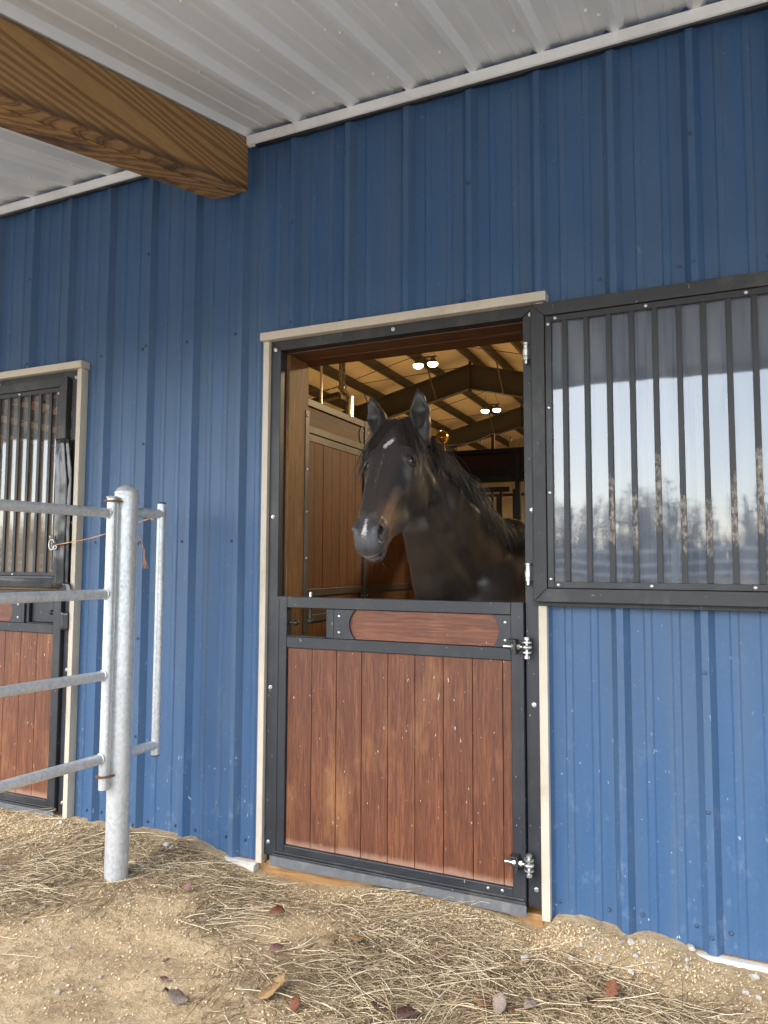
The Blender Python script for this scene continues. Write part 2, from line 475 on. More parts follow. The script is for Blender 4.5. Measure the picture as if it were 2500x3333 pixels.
M['bolt'] = mat_plain('zinc_bolt', (0.60, 0.60, 0.58), 0.32, 0.85, var=0.2, scale=60, dirt=(0.22, 0.17, 0.11), dirt_amt=0.4)
M['screw_blue'] = mat_plain('blue_screw_head', (0.035, 0.075, 0.14), 0.5, 0.3, var=0.3, scale=80, dirt=(0.16, 0.12, 0.08), dirt_amt=0.4)
M['rust'] = mat_plain('rusty_steel', (0.20, 0.10, 0.055), 0.75, 0.2, var=0.4, scale=60, dirt=(0.06, 0.035, 0.02), dirt_amt=0.6)
M['steel_dark'] = mat_plain('dark_steel', (0.10, 0.095, 0.085), 0.5, 0.6, var=0.3, scale=30, dirt=(0.2, 0.15, 0.08), dirt_amt=0.3)
M['brushed'] = mat_plain('brushed_grey_steel', (0.13, 0.125, 0.115), 0.42, 0.5, var=0.2, scale=14, dirt=(0.25, 0.20, 0.12), dirt_amt=0.25)
M['pane'] = mat_pane()
M['rubber'] = mat_plain('grey_rubber_sweep', (0.11, 0.115, 0.12), 0.75, var=0.2, scale=25, spk=0.6, dirt=(0.30, 0.26, 0.20), dirt_amt=0.6)
M['ground'] = mat_ground()
M['yard'] = mat_yard()
M['twine'] = mat_plain('orange_baling_twine', (0.58, 0.31, 0.15), 0.8, var=0.2, scale=90, dirt_amt=0.1)
M['tape'] = mat_plain('black_tape', (0.022, 0.023, 0.026), 0.16, var=0.2, scale=8, dirt_amt=0.1, bump=0.05)
M['bare_bar'] = mat_plain('worn_bare_steel', (0.36, 0.32, 0.27), 0.6, 0.35, var=0.4, scale=70, dirt=(0.03, 0.03, 0.03), dirt_amt=0.9)
# ------------------------------------------------------------------ barn wall: ribbed sheets, screws, base trim
RIB = 0.3048
def rib_height(x, off=0.0):
    u = (x - off) / RIB
    f = abs(u - round(u)) * RIB
    if f < 0.0125: return 0.032
    if f < 0.036: return 0.032 * (0.036 - f) / 0.0235
    for c in (1 / 3,):
        g = abs(f - RIB * c)
        if g < 0.011: return 0.0045
        if g < 0.018: return 0.0045 * (0.018 - g) / 0.007
    return 0.0
def rib_breaks(x0, x1, off=0.0):
    xs = {x0, x1}
    k0, k1 = math.floor((x0 - off) / RIB) - 1, math.ceil((x1 - off) / RIB) + 1
    for k in range(k0, k1 + 1):
        for d in (-.036, -.0125, .0125, .036, RIB / 3 - .018, RIB / 3 - .011, RIB / 3 + .011, RIB / 3 + .018, -RIB / 3 - .018, -RIB / 3 - .011, -RIB / 3 + .011, -RIB / 3 + .018):
            x = k * RIB + off + d
            if x0 < x < x1: xs.add(x)
    return sorted(xs)

DOOR_A = (-1.060, 0.328)            # outer edges of the tan trim of the open stall door
DOOR_B = (-3.668, -2.280)           # the closed one on the left
def sheet_strip(mb, x0, x1, z0, z1):
    xs = rib_breaks(x0, x1)
    vs = []
    for z in (z0, z1):
        for x in xs: vs.append((x, -rib_height(x), z))
    n = len(xs)
    mb.add(vs, [(i, i + 1, n + i + 1, n + i) for i in range(n - 1)])

wall = empty('barn_wall', (0, 0, -0.1), 'blue ribbed metal barn wall with rows of screws around the stall doors', 'wall')
for j in range(-7, 6):
    a, b = 3 * j * RIB, (3 * j + 3) * RIB
    mb = MB()
    cuts = [(a, b)]
    for d0, d1 in (DOOR_A, DOOR_B):
        new = []
        for p, q in cuts:
            if d1 <= p or d0 >= q: new.append((p, q)); continue
            if d0 > p: new.append((p, d0))
            if d1 < q: new.append((d1, q))
            sheet_strip(mb, max(p, d0), min(q, d1), 2.478, 3.60)
        cuts = new
    for p, q in cuts: sheet_strip(mb, p, q, -0.045, 3.60)
    o = mb.build('siding_sheet', M['siding'], wall, recalc=False)
    o.modifiers.new('thickness', 'SOLIDIFY').thickness = 0.0012
# framing and lining behind the sheets, so that no light comes through
mb = MB()
for x0, x1, z0, z1 in ((-6.5, DOOR_B[0] + .09, -0.4, 3.6), (DOOR_B[1] - .09, DOOR_A[0] - 0.06, -0.4, 3.6), (DOOR_A[1] + 0.06, 4.6, -0.4, 3.6), (DOOR_A[0] - .06, DOOR_A[1] + .06, 2.66, 3.6), (DOOR_B[0] + .09, DOOR_B[1] - .09, 2.5, 3.6)):
    mb.box(x0, x1, 0.06, 0.19, z0, z1)
mb.build('wall_lining', M['header_wood'], wall)
# screws
def screw_mesh(name, r, mat, n=10):
    mb = MB()
    mb.lathe([(r * 1.45, 0.0), (r * 1.45, -0.0016), (r * 0.95, -0.002), (r * 0.9, -0.0065), (r * 0.6, -0.0075)], (0, 0, 0), 'y', n)
    me = mb.mesh(name); me.materials.append(mat); shade(me, 40)
    return me
ME_SCREW = screw_mesh('screw', 0.0062, M['screw_blue'])
def in_door(x, z):
    return z < 2.50 and any(d0 - .012 < x < d1 + .012 for d0, d1 in (DOOR_A, DOOR_B))
def wall_screw(x, z):
    if in_door(x, z): return
    part('screw', ME_SCREW, wall, (x, -rib_height(x) - 0.0006, z), (0, rnd.uniform(0, 6), 0))
for k in range(-13, 6):
    for z in (0.034, 1.485, 2.545):
        wall_screw(k * RIB - 0.052 + rnd.gauss(0, .006), z + rnd.gauss(0, .005))
    wall_screw(k * RIB + 0.062 + rnd.gauss(0, .006), 0.034 + rnd.gauss(0, .003))
    if k % 3 == 0:
        for z in (0.017, 0.465, 0.975, 1.486, 2.022, 2.556, 3.07): wall_screw(k * RIB - 0.004, z + rnd.gauss(0, .004))
# base trim along the ground
for x0, x1 in ((-1.33, -1.064), (0.815, 4.2)):
    mb = MB(); mb.prism([(-0.060, -0.080), (-0.058, -0.054), (-0.036, -0.0465), (-0.010, -0.0465), (-0.010, -0.080)], 'x', x0, x1)
    mb.build('base_trim', M['base_trim'], wall, bevel=0.002)
# foundation boards
MB().box(-6.4, 4.5, -0.0045, 0.055, -0.42, -0.047).build('skirt_board', M['sill_wood'], wall)

# ------------------------------------------------------------------ porch roof: white ribbed liner, beam, posts
ROOF_S = 0.25
def roof_z(y): return 3.606 + ROOF_S * y
EAVE = -2.98
roof = empty('porch_roof', (0, -1.5, 2.8), 'white ribbed metal ceiling of the porch roof sloping up to the blue wall', 'roof')
COFF = 0.0305
for j in range(-9, 4):
    a, b = (3 * j + 2) * RIB + COFF, (3 * j + 5) * RIB + COFF
    xs = rib_breaks(a, b, COFF)
    vs, n = [], len(xs)
    for y in (EAVE, 0.0):
        for x in xs: vs.append((x, y, roof_z(y) - rib_height(x, COFF)))
    mb = MB(); mb.add(vs, [(n + i, n + i + 1, i + 1, i) for i in range(n - 1)])
    o = mb.build('ceiling_sheet', M['white'], roof, recalc=False)
    o.modifiers.new('thickness', 'SOLIDIFY').thickness = 0.0012
mb = MB()
mb.add([(-8.0, EAVE - 0.12, roof_z(EAVE - .12) + 0.24), (3.4, EAVE - 0.12, roof_z(EAVE - .12) + 0.24), (3.4, 0, roof_z(0) + 0.24), (-8.0, 0, roof_z(0) + 0.24),
        (-8.0, EAVE - 0.12, roof_z(EAVE - .12) + 0.21), (3.4, EAVE - 0.12, roof_z(EAVE - .12) + 0.21), (3.4, 0, roof_z(0) + 0.21), (-8.0, 0, roof_z(0) + 0.21)],
       [(0, 1, 2, 3), (7, 6, 5, 4), (0, 4, 5, 1), (2, 6, 7, 3), (1, 5, 6, 2), (0, 3, 7, 4)])
mb.build('roof_deck', M['header_wood'], roof)
MB().box(-8.0, 3.4, EAVE - 0.05, EAVE, roof_z(EAVE) - 0.06, roof_z(EAVE) + 0.20).build('eave_board', M['white_trim'], roof)
ME_CSCREW = MB().lathe([(0.0095, 0.0), (0.0095, -0.002), (0.0065, -0.0025), (0.006, -0.009), (0.004, -0.0105)], (0, 0, 0), 'z', 8).mesh('ceiling_screw')
ME_CSCREW.materials.append(M['white_trim']); shade(ME_CSCREW, 40)
for k in range(-14, 6):
    for y in (-0.262, -0.712, -1.163, -1.62, -2.07):
        x = COFF + k * RIB - 0.085 + rnd.gauss(0, .006); yy = y + rnd.gauss(0, .006)
        if -1.43 < x < -1.15: continue
        part('screw', ME_CSCREW, roof, (x, yy, roof_z(yy) - rib_height(x, COFF) - 0.0008), (math.atan(ROOF_S), 0, 0))
    if k % 3 == 2:
        for y in (-0.19, -0.654, -1.11, -1.56):
            x = COFF + k * RIB - 0.048
            if -1.43 < x < -1.15: continue
            part('screw', ME_CSCREW, roof, (x, y, roof_z(y) - 0.0012), (math.atan(ROOF_S), 0, 0))
for x0, x1 in ((-6.4, -1.403), (-1.177, 4.4)):
    mb = MB(); mb.prism([(-0.034, 3.512), (-0.060, 3.516), (-0.064, 3.560), (-0.046, 3.562), (-0.034, 3.556)], 'x', x0, x1)
    mb.build('wall_trim', M['white_trim'], roof, bevel=0.0015)
# dark dusty gap filler under the trim
mb = MB()
x = -3.9
while x < 1.6:
    w_ = rnd.uniform(0.05, 0.22)
    if not (x < -1.16 and x + w_ > -1.42):
        h0, h1 = rnd.uniform(0.000, 0.007), rnd.uniform(0.000, 0.007)
        mb.add([(x, -0.050, 3.514), (x + w_, -0.050, 3.514), (x + w_, -0.046, 3.508 - h1), (x, -0.046, 3.508 - h0), (x, -0.02, 3.517), (x + w_, -0.02, 3.517), (x + w_, -0.02, 3.511 - h1), (x, -0.02, 3.511 - h0)],
               [(0, 1, 2, 3), (4, 7, 6, 5), (0, 4, 5, 1), (3, 2, 6, 7), (0, 3, 7, 4), (1, 5, 6, 2)])
    x += w_ - 0.0008
mb.build('closure_strip', M['black_clean'], roof)

beam = empty('roof_beam', (-1.29, -0.04, 3.2), 'thick brown pine beam under the white porch ceiling, ending at the blue wall', 'beam')
def sloped(mb, x0, x1, y0, y1, top, depth):
    z = lambda y: top + ROOF_S * y
    mb.add([(x0, y0, z(y0)), (x1, y0, z(y0)), (x1, y1, z(y1)), (x0, y1, z(y1)), (x0, y0, z(y0) - depth), (x1, y0, z(y0) - depth), (x1, y1, z(y1) - depth), (x0, y1, z(y1) - depth)],
           [(3, 2, 1, 0), (4, 5, 6, 7), (0, 1, 5, 4), (2, 3, 7, 6), (1, 2, 6, 5), (0, 4, 7, 3)])
for i in range(3):
    mb = MB(); x0 = -1.400 + 0.0737 * i
    sloped(mb, x0, x0 + 0.0728, EAVE + 0.02, -0.038, 3.567, 0.278 + (0.004 if i == 1 else 0))
    o = mb.build('ply', M['beam'], beam, bevel=0.004)
for x in (-1.29, 3.3, -5.2):
    p = empty('porch_post', (x, EAVE + 0.13, -0.1), None, 'post')
    tag(p, {-1.29: 'square timber post carrying the pine beam at the porch edge', 3.3: 'square timber porch post at the right end of the porch', -5.2: 'square timber porch post at the far left of the porch'}[x])
    p.name = 'porch_post'
    MB().box(x - 0.1, x + 0.1, EAVE + 0.03, EAVE + 0.23, -0.4, roof_z(EAVE + .2) - (0.33 if x == -1.29 else 0.04)).build('timber', M['post_wood'], p, bevel=0.006)
# ------------------------------------------------------------------ stall doors
ME_BOLT = MB().lathe([(0.0105, 0.0), (0.0105, -0.0015), (0.0078, -0.002), (0.0078, -0.0065), (0.006, -0.0078)], (0, 0, 0), 'y', 6).mesh('bolt')
ME_BOLT.materials.append(M['bolt'])
ME_SBOLT = MB().lathe([(0.0072, 0.0), (0.0072, -0.001), (0.006, -0.0035), (0.003, -0.0048)], (0, 0, 0), 'y', 10).mesh('small_bolt')
ME_SBOLT.materials.append(M['bolt']); shade(ME_SBOLT, 50)
def bolt(parent, x, y, z, small=False):
    return part('bolt', ME_SBOLT if small else ME_BOLT, parent, (x, y, z), (0, rnd.uniform(0, 3), 0))

class Mir:
    """maps the x of the open door to the mirrored door on the left when mirror is set"""
    def __init__(s, mirror): s.m = mirror
    def x(s, v): return (-3.340 - v) if s.m else v
    def box(s, mb, x0, x1, *a):
        p, q = sorted((s.x(x0), s.x(x1)))
        return mb.box(p, q, *a)

def door_frame(mir, label):
    X = Mir(mir)
    f = empty('door_frame', (X.x(-0.366), 0, 0), label, 'door frame')
    for x0, x1 in ((-1.060, -1.0275), (0.2945, 0.328)):
        mb = MB(); X.box(mb, x0, x1, -0.050, 0.0, -0.037, 2.472); mb.build('jamb_trim', M['tan'], f, bevel=0.0015)
    mb = MB(); X.box(mb, -1.071, 0.341, -0.066, 0.0, 2.474, 2.514); mb.build('head_trim', M['tan'], f, bevel=0.0015)
    # thin red-brown edge of the jamb board shows beside the trim
    # steel frame with mitred corners
    yF, yB = -0.030, 0.028
    xo0, xi0, xi1, xo1, zt, zi = -1.0265, -0.971, 0.236, 0.2935, 2.472, 2.424
    for q in (((xo0, 0.0), (xi0, 0.0), (xi0, zi), (xo0, zt)), ((xi1, 0.0), (xo1, 0.0), (xo1, zt), (xi1, zi))):
        mb = MB(); mb.prism([(X.x(a), b) for a, b in q], 'y', yF, yB); mb.build('frame_jamb', M['black'], f, bevel=0.0025)
    mb = MB(); mb.prism([(X.x(a), b) for a, b in ((xo0 + .001, zt + .0005), (xi0 + .001, zi + .0005), (xi1 - .001, zi + .0005), (xo1 - .001, zt + .0005))], 'y', yF, yB); mb.build('frame_head', M['black_dusty'], f, bevel=0.0025)
    for x, z in ((-1.000, 2.430), (-0.366, 2.452), (0.270, 2.432), (-1.003, 1.60), (-1.003, 0.78), (-1.003, 0.06), (0.268, 1.60), (0.268, 0.80), (0.270, 0.07)):
        bolt(f, X.x(x), yF - 0.0006, z)
    # timber posts and header behind the steel
    for x0, x1 in ((-1.11, -0.957), (0.222, 0.38)):
        mb = MB(); X.box(mb, x0, x1, 0.030, 0.222, -0.40, 2.419); mb.build('jamb_post', M['post_wood'], f, bevel=0.004)
    for y0, y1 in ((0.030, 0.156), (0.161, 0.288)):
        mb = MB(); X.box(mb, -1.11, 0.38, y0, y1, 2.421, 2.655); mb.build('header_board', M['header_wood'], f, bevel=0.004)
    mb = MB(); X.box(mb, -0.9565, -0.9525, 0.190, 0.228, 0.0, 2.17); X.box(mb, -1.00, -0.9525, 0.2245, 0.2285, 0.0, 2.17)
    o = mb.build('corner_guard', M['brushed'], f, bevel=0.0008)
    if not mir:
        for z in (2.14, 1.86, 1.64, 1.40): bolt(f, -0.9520, 0.205, z, True).rotation_euler = (0, 0, math.pi / 2)
    mb = MB(); X.box(mb, -1.026, 0.293, -0.012, 0.05, -0.40, -0.0335); mb.build('sill_board', M['sill_wood'], f, bevel=0.004)
    return f

def ball(c, r, n=14):
    return [(max(r * math.sin(a), 1e-4), -r * math.cos(a)) for a in np.linspace(0, math.pi, n)]

def lower_leaf(mir, label):
    X = Mir(mir)
    d = empty('stall_door', (X.x(-0.366), -0.03, 0), label, 'stall door')
    yF, yB = -0.050, -0.004
    def bar(name, x0, x1, z0, z1, y0=yF, y1=yB, mat='black', bev=0.003):
        mb = MB(); X.box(mb, x0, x1, y0, y1, z0, z1); return mb.build(name, M[mat], d, bevel=bev)
    bar('stile', -0.967, -0.9055, 0.022, 1.217); bar('stile', 0.1785, 0.232, 0.022, 1.217)
    for z0, z1 in ((1.164, 1.216), (0.976, 1.027), (0.023, 0.066)): bar('rail', -0.905, 0.178, z0, z1, yF + .0006)
    # flat bar down the closing edge of each stile
    bar('edge_bar', -0.9665, -0.9475, 0.03, 1.205, yF - .003, yF - .0005, bev=0.001)
    bar('edge_bar', 0.2135, 0.2315, 0.03, 1.205, yF - .003, yF - .0005, bev=0.001)
    # planks
    xs = [-0.9045, -0.772, -0.643, -0.514, -0.384, -0.254, -0.123, 0.008, 0.139, 0.1775]
    for a, b in zip(xs, xs[1:]):
        bar('plank', a + 0.0012, b - 0.0012, 0.067, 0.975, -0.037 + rnd.uniform(-.0008, .0008), -0.012, 'plank', 0.002)
    bar('back_sheet', -0.9, 0.176, 0.0675, 0.9745, -0.0115, -0.0085, 'black_clean', 0)
    # latch window and its posts
    bar('latch_post', -0.698, -0.674, 1.0275, 1.1635, yF + .012); bar('latch_post', -0.6735, -0.653, 1.0275, 1.1635, yF + .001)
    bar('latch_shelf', -0.905, -0.6985, 1.0272, 1.033, yF + .004)
    # name board between two cut-out plates
    bar('name_board', -0.630, 0.170, 1.0285, 1.1625, -0.036, -0.016, 'plank_h', 0.002)
    zc, hh = 1.0955, 0.0665
    for s_, xe, xa in ((-1, -0.6525, -0.574), (1, 0.178, 0.1285)):
        arc = []
        for i in range(13):
            t = -1 + 2 * i / 12
            arc.append((X.x(xa - s_ * 0.030 * (t * t)), zc + hh * t))
        poly = [(X.x(xe), zc - hh)] + arc + [(X.x(xe), zc + hh)]
        if mir: poly = poly[::-1]
        mb = MB(); mb.prism(poly, 'y', -0.0485, -0.0365); mb.build('cutout_plate', M['black'], d, bevel=0.001)
        xm = xe - s_ * 0.0235 if s_ > 0 else xe + 0.028
        for z in (zc + 0.037, zc - 0.037): bolt(d, X.x(xm), -0.0488, z, True)
    # sliding latch: a pin with a ball knob to the side and a drop pin with one below
    mb = MB(); x0 = X.x(-0.903); x1 = X.x(-0.866)
    mb.tube([(x0, -0.028, 1.092), (x1, -0.028, 1.092)], 0.0075, 10); mb.lathe(ball(0, 0.0135), (x1, -0.028, 1.092), 'x', 14)
    mb.build('latch_knob', M['black_clean'], d, smooth=50)
    if not mir:
        mb = MB(); xk = -0.792
        mb.tube([(xk, -0.022, 1.10), (xk, -0.022, 1.1625)], 0.0075, 10); mb.lathe(ball(0, 0.0145), (xk, -0.022, 1.103), 'z', 14)
        mb.build('drop_pin', M['black_clean'], d, smooth=50)
        mb = MB(); mb.tube([(xk, -0.022, 1.2165), (xk, -0.022, 1.236), (xk, -0.022, 1.240)], [0.007, 0.007, 0.004], 10)
        mb.build('pin_tip', M['bolt'], d, smooth=50)
    else:
        bar('latch_plate', -0.87, -0.70, 1.034, 1.1635, -0.018, -0.010, 'black')
    # rubber sweep and the bars that hold it
    bar('bottom_bar', -0.965, 0.230, 0.006, 0.0215, -0.055, -0.012, 'black_dusty', 0.003)
    bar('retaining_bar', -0.962, 0.226, 0.026, 0.036, -0.058, -0.0505, 'black_dusty', 0.002)
    mb = MB(); n = 24
    for i in range(n):
        a, b = -0.974 + 1.209 * i / n, -0.974 + 1.209 * (i + 1) / n
        za, zb = [-0.026 - 0.004 * math.sin(v * 5) for v in (a, b)]
        xa_, xb_ = X.x(a), X.x(b)
        mb.add([(xa_, -0.062, 0.012), (xb_, -0.062, 0.012), (xb_, -0.064, zb), (xa_, -0.064, za), (xa_, -0.0555, 0.012), (xb_, -0.0555, 0.012), (xb_, -0.0575, zb), (xa_, -0.0575, za)],
               [(0, 1, 2, 3), (7, 6, 5, 4), (0, 4, 5, 1), (3, 2, 6, 7)] + ([(0, 3, 7, 4)] if i == 0 else []) + ([(1, 5, 6, 2)] if i == n - 1 else []))
    mb.build('rubber_sweep', M['rubber'], d)
    for x in (0.075, 0.135): bolt(d, X.x(x), yF, 0.050, True)
    # eye bolt hinges
    if not mir:
        for z in (1.037, 0.178):
            h = MB(); h.tube([(0.152, -0.072, z), (0.232, -0.072, z)], 0.0062, 10)
            h.lathe([(0.0115, 0.186), (0.0115, 0.198)], (0, -0.072, z), 'x', 6)
            h.lathe([(0.0120, 0.2105), (0.0120, 0.2225)], (0, -0.072, z), 'x', 6)
            ring = [(0.250 + 0.0135 * math.cos(t), -0.072 + 0.0135 * math.sin(t), z) for t in np.linspace(0, 2 * math.pi, 17)]
            h.tube(ring, 0.0078, 8, cap=False)
            ho = h.build('hinge_eye', M['bolt'], d, smooth=45)
            mb = MB(); mb.box(0.199, 0.2095, -0.096, -0.0505, z - 0.030, z + 0.030); mb.box(0.1745, 0.1985, -0.096, -0.0505, z + 0.022, z + 0.030)
            mb.build('hinge_bracket', M['black_dusty'], d, bevel=0.002)
            mb = MB(); mb.lathe([(0.0068, -0.034), (0.0068, 0.030), (0.0125, 0.030), (0.0125, 0.041), (0.006, 0.042)], (0.250, -0.072, z), 'z', 8)
            mb.lathe([(0.006, -0.047), (0.0118, -0.046), (0.0118, -0.034), (0.006, -0.0335)], (0.250, -0.072, z), 'z', 6)
            for dz in (-0.023, 0.017):
                mb.lathe([(0.0195, dz), (0.0195, dz + 0.0062)], (0.250, -0.072, z), 'z', 16)
            mb.build('hinge_pin', M['bolt'], d, smooth=45)
            MB().box(0.238, 0.262, -0.073, -0.0306, z - 0.0300, z - 0.0235).build('hinge_lug', M['black_dusty'], d, bevel=0.001)
            MB().box(0.238, 0.262, -0.073, -0.0306, z + 0.0235, z + 0.0300).build('hinge_lug', M['black_dusty'], d, bevel=0.001)
    return d

def mat_bar():
    """satin black bars with the paint chewed off to dull metal"""
    t = NT('chewed_black_bar')
    tc = t.n('TexCoord'); sx = t.n('SeparateXYZ'); t.l(tc.outputs['Object'], sx.inputs[0])
    a = t.noise(t.coord((1, 1, 0.5), rand=True), 22, 6, 0.75)
    oi = t.n('ObjectInfo')
    top = t.math('ADD', t.math('MULTIPLY', oi.outputs['Random'], 0.22), 1.68)
    lowz = t.math('ADD', t.math('MULTIPLY', oi.outputs['Random'], 0.10), 1.33)
    m1 = t.math('MULTIPLY', t.math('SUBTRACT', top, sx.outputs['Z']), 9.0, True)
    m2 = t.math('MULTIPLY', t.math('SUBTRACT', sx.outputs['Z'], lowz), 12.0, True)
    xm = t.math('MULTIPLY', t.math('SUBTRACT', sx.outputs['X'], 0.46), 9.0, True)
    edge = t.math('MULTIPLY', t.math('MULTIPLY', m1, m2), xm)
    wear = t.math('SUBTRACT', t.math('ADD', t.math('MULTIPLY', edge, 0.46), a), 0.86)
    wear = t.math('MULTIPLY', wear, 9.0, True)
    spot = t.noise(t.coord((1, 1, 0.45)), 75, 5, 0.75)
    bare = t.ramp(spot, [(0.40, (0.035, 0.030, 0.028)), (0.5, (0.13, 0.108, 0.088)), (0.62, (0.23, 0.205, 0.175)), (0.78, (0.32, 0.30, 0.27))])
    c = t.mix(wear, (0.011, 0.0115, 0.0125), bare)
    return t.bsdf(c, 0.5, t.math('MULTIPLY', wear, 0.25), bump=a, bstr=0.15, bdist=0.003)
M['bar'] = mat_bar()

def grille_leaf(x0, x1, yF, z0, z1, label, open_, flip=False):
    """upper leaf: square tube frame, flat bar grid, clear plastic sheet behind the bars"""
    g = empty('grille_door', ((x0 + x1) / 2, yF + 0.03, z0), label, 'grille door')
    T, fd = 0.054, 0.042
    quad = lambda a, b, c_, d_: [a, b, c_, d_]
    for nm, q in (('frame_stile', ((x0, z0), (x0 + T, z0 + T), (x0 + T, z1 - T), (x0, z1))), ('frame_stile', ((x1, z0), (x1, z1), (x1 - T, z1 - T), (x1 - T, z0 + T))),
                  ('frame_rail', ((x0, z1), (x0 + T, z1 - T), (x1 - T, z1 - T), (x1, z1))), ('frame_rail', ((x0, z0), (x1, z0), (x1 - T, z0 + T), (x0 + T, z0 + T)))):
        mb = MB(); mb.prism(list(q), 'y', yF, yF + fd); mb.build(nm, M['black_dusty'], g, bevel=0.003)
    # flange behind the tube
    if open_:
        for a in ((x0 - 0.012, x1 + 0.012, z0 - 0.018, z0 + 0.02), (x0 - 0.012, x0 + 0.02, z0 + 0.0201, z1 - 0.01)):
            MB().box(a[0], a[1], yF + fd + .0003, yF + fd + 0.006, a[2], a[3]).build('flange', M['black_dusty'], g, bevel=0.001)
    b0, b1, c0, c1 = x0 + T + 0.002, x1 - T - 0.002, z0 + T + 0.002, z1 - T - 0.002
    F = 0.025; yb = yF + 0.008
    for a in ((b0, b0 + F, c0, c1), (b1 - F, b1, c0, c1)):
        MB().box(a[0], a[1], yb, yb + 0.012, a[2], a[3]).build('grid_stile', M['black_clean'], g, bevel=0.0015)
    for a in ((b0 + F, b1 - F, c0, c0 + F), (b0 + F, b1 - F, c1 - F, c1)):
        MB().box(a[0] + .0002, a[1] - .0002, yb, yb + 0.012, a[2], a[3]).build('grid_rail', M['black_clean'], g, bevel=0.0015)
    n = 12
    s0 = b0 + F + 0.0535 if not flip else b1 - F - 0.0535
    for i in range(n):
        xc = s0 + (0.0862 * i if not flip else -0.0862 * i)
        if not b0 + F + .02 < xc < b1 - F - .012: continue
        MB().box(xc - 0.0105, xc + 0.0105, yb + 0.0005, yb + 0.0115, c0 + F + .0002, c1 - F - .0002).build('bar', M['bar'] if open_ else M['black_clean'], g, bevel=0.0018)
    # plastic sheet, slightly wavy
    mb = MB(); nx, nz = 24, 20
    vs = []
    for j in range(nz + 1):
        for i in range(nx + 1):
            u, v = b0 + (b1 - b0) * i / nx, c0 + (c1 - c0) * j / nz
            vs.append((u, yb + 0.0165 + 0.0012 * mnoise.noise(Vector((u * 3.3, v * 2.1, 4.2))), v))
    mb.add(vs, [(j * (nx + 1) + i, j * (nx + 1) + i + 1, (j + 1) * (nx + 1) + i + 1, (j + 1) * (nx + 1) + i) for j in range(nz) for i in range(nx)])
    o = mb.build('pane', M['pane'], g, smooth=True)
    if not open_ : pass
    for x in (b0 + F * 0.5, ):
        pass
    xs = [b0 + 0.042 + 0.35 * k for k in range(4) if b0 + 0.042 + 0.35 * k < b1]
    for x in xs:
        bolt(g, x, yb - .0005, c0 + F * 0.5, True); bolt(g, x, yb - .0005, c1 - F * 0.5, True)
    for z in np.linspace(c0 + 0.035, c1 - 0.035, 4):
        bolt(g, b0 + F * 0.5, yb - .0005, z, True); bolt(g, b1 - F * 0.5, yb - .0005, z, True)
    return g

door_frame(False, 'black steel and tan trimmed frame around the open stall doorway with the horse')
door_frame(True, 'black steel and tan trimmed frame of the closed stall door behind the pipe rails')
lower_leaf(False, 'lower half door of red-brown planks in a black frame below the horse')
ldoor = lower_leaf(True, 'lower half door of brown planks at the left edge behind the pipe rails')
gr = grille_leaf(0.288, 1.478, -0.106, 1.224, 2.448, 'barred black upper door folded open against the blue wall, mirroring the sky', True)
for z in (2.262, 1.338):
    mb = MB(); mb.lathe([(0.006, -0.05), (0.009, -0.049), (0.009, -0.034), (0.014, -0.033), (0.014, -0.018), (0.0165, -0.016), (0.0165, 0.010), (0.013, 0.012), (0.013, 0.030), (0.0155, 0.032), (0.0155, 0.040), (0.008, 0.044)], (0.257, -0.058, z), 'z', 14)
    mb.build('hinge_barrel', M['bolt'], gr, smooth=40)
    MB().box(0.262, 0.2878, -0.0632, -0.0595, z - 0.03, z + 0.03).build('hinge_leaf', M['black_dusty'], gr, bevel=0.001)
    MB().box(0.245, 0.260, -0.050, -0.0305, z - 0.012, z + 0.008).build('hinge_lug', M['black_dusty'], gr, bevel=0.001)
gl = grille_leaf(-3.572, -2.385, -0.056, 1.236, 2.436, 'barred black upper door, closed, at the left edge of the picture', False, True)
# dark stall behind the closed door
# black tape patches holding its edge
def tape(pts_uv, y, name='tape_strip', seed=1):
    """crumpled strip: rows of (xl, xr, z)"""
    mb = MB(); nx = 8
    vs = []
    for j, (a, b, z) in enumerate(pts_uv):
        for i in range(nx + 1):
            u = i / nx
            x = a + (b - a) * u
            yy = y - 0.004 * (mnoise.noise(Vector((x * 40, z * 14, seed))) + 0.7 * mnoise.noise(Vector((x * 90, z * 45, seed + 5)))) - 0.006 * math.sin(u * math.pi)
            vs.append((x, yy, z))
    m_ = len(pts_uv)
    mb.add(vs, [(j * (nx + 1) + i, j * (nx + 1) + i + 1, (j + 1) * (nx + 1) + i + 1, (j + 1) * (nx + 1) + i) for j in range(m_ - 1) for i in range(nx)])
    o = mb.build(name, M['tape'], gl, smooth=True)
    o.modifiers.new('thickness', 'SOLIDIFY').thickness = 0.0006
    return o
tape([(-2.437 + 0.002 * math.sin(k), -2.372 + 0.03 * min(1, k / 8) , 2.075 - 0.03 * k) for k in range(29)], -0.070, seed=1)
tape([(-2.385, -2.350 + 0.03 * min(1, k / 6), 2.075 - 0.03 * k) for k in range(29)], -0.060, seed=7)
tape([(-3.56, -2.36, 1.300 - 0.012 * k) for k in range(7)], -0.072, seed=13)
tape([(-2.42 + .01 * k, -2.300 + .006 * k, 1.262 - 0.012 * k) for k in range(7)], -0.066, seed=19)
tape([(-2.372, -2.310, 1.10 - 0.014 * k) for k in range(8)], -0.058, seed=23)
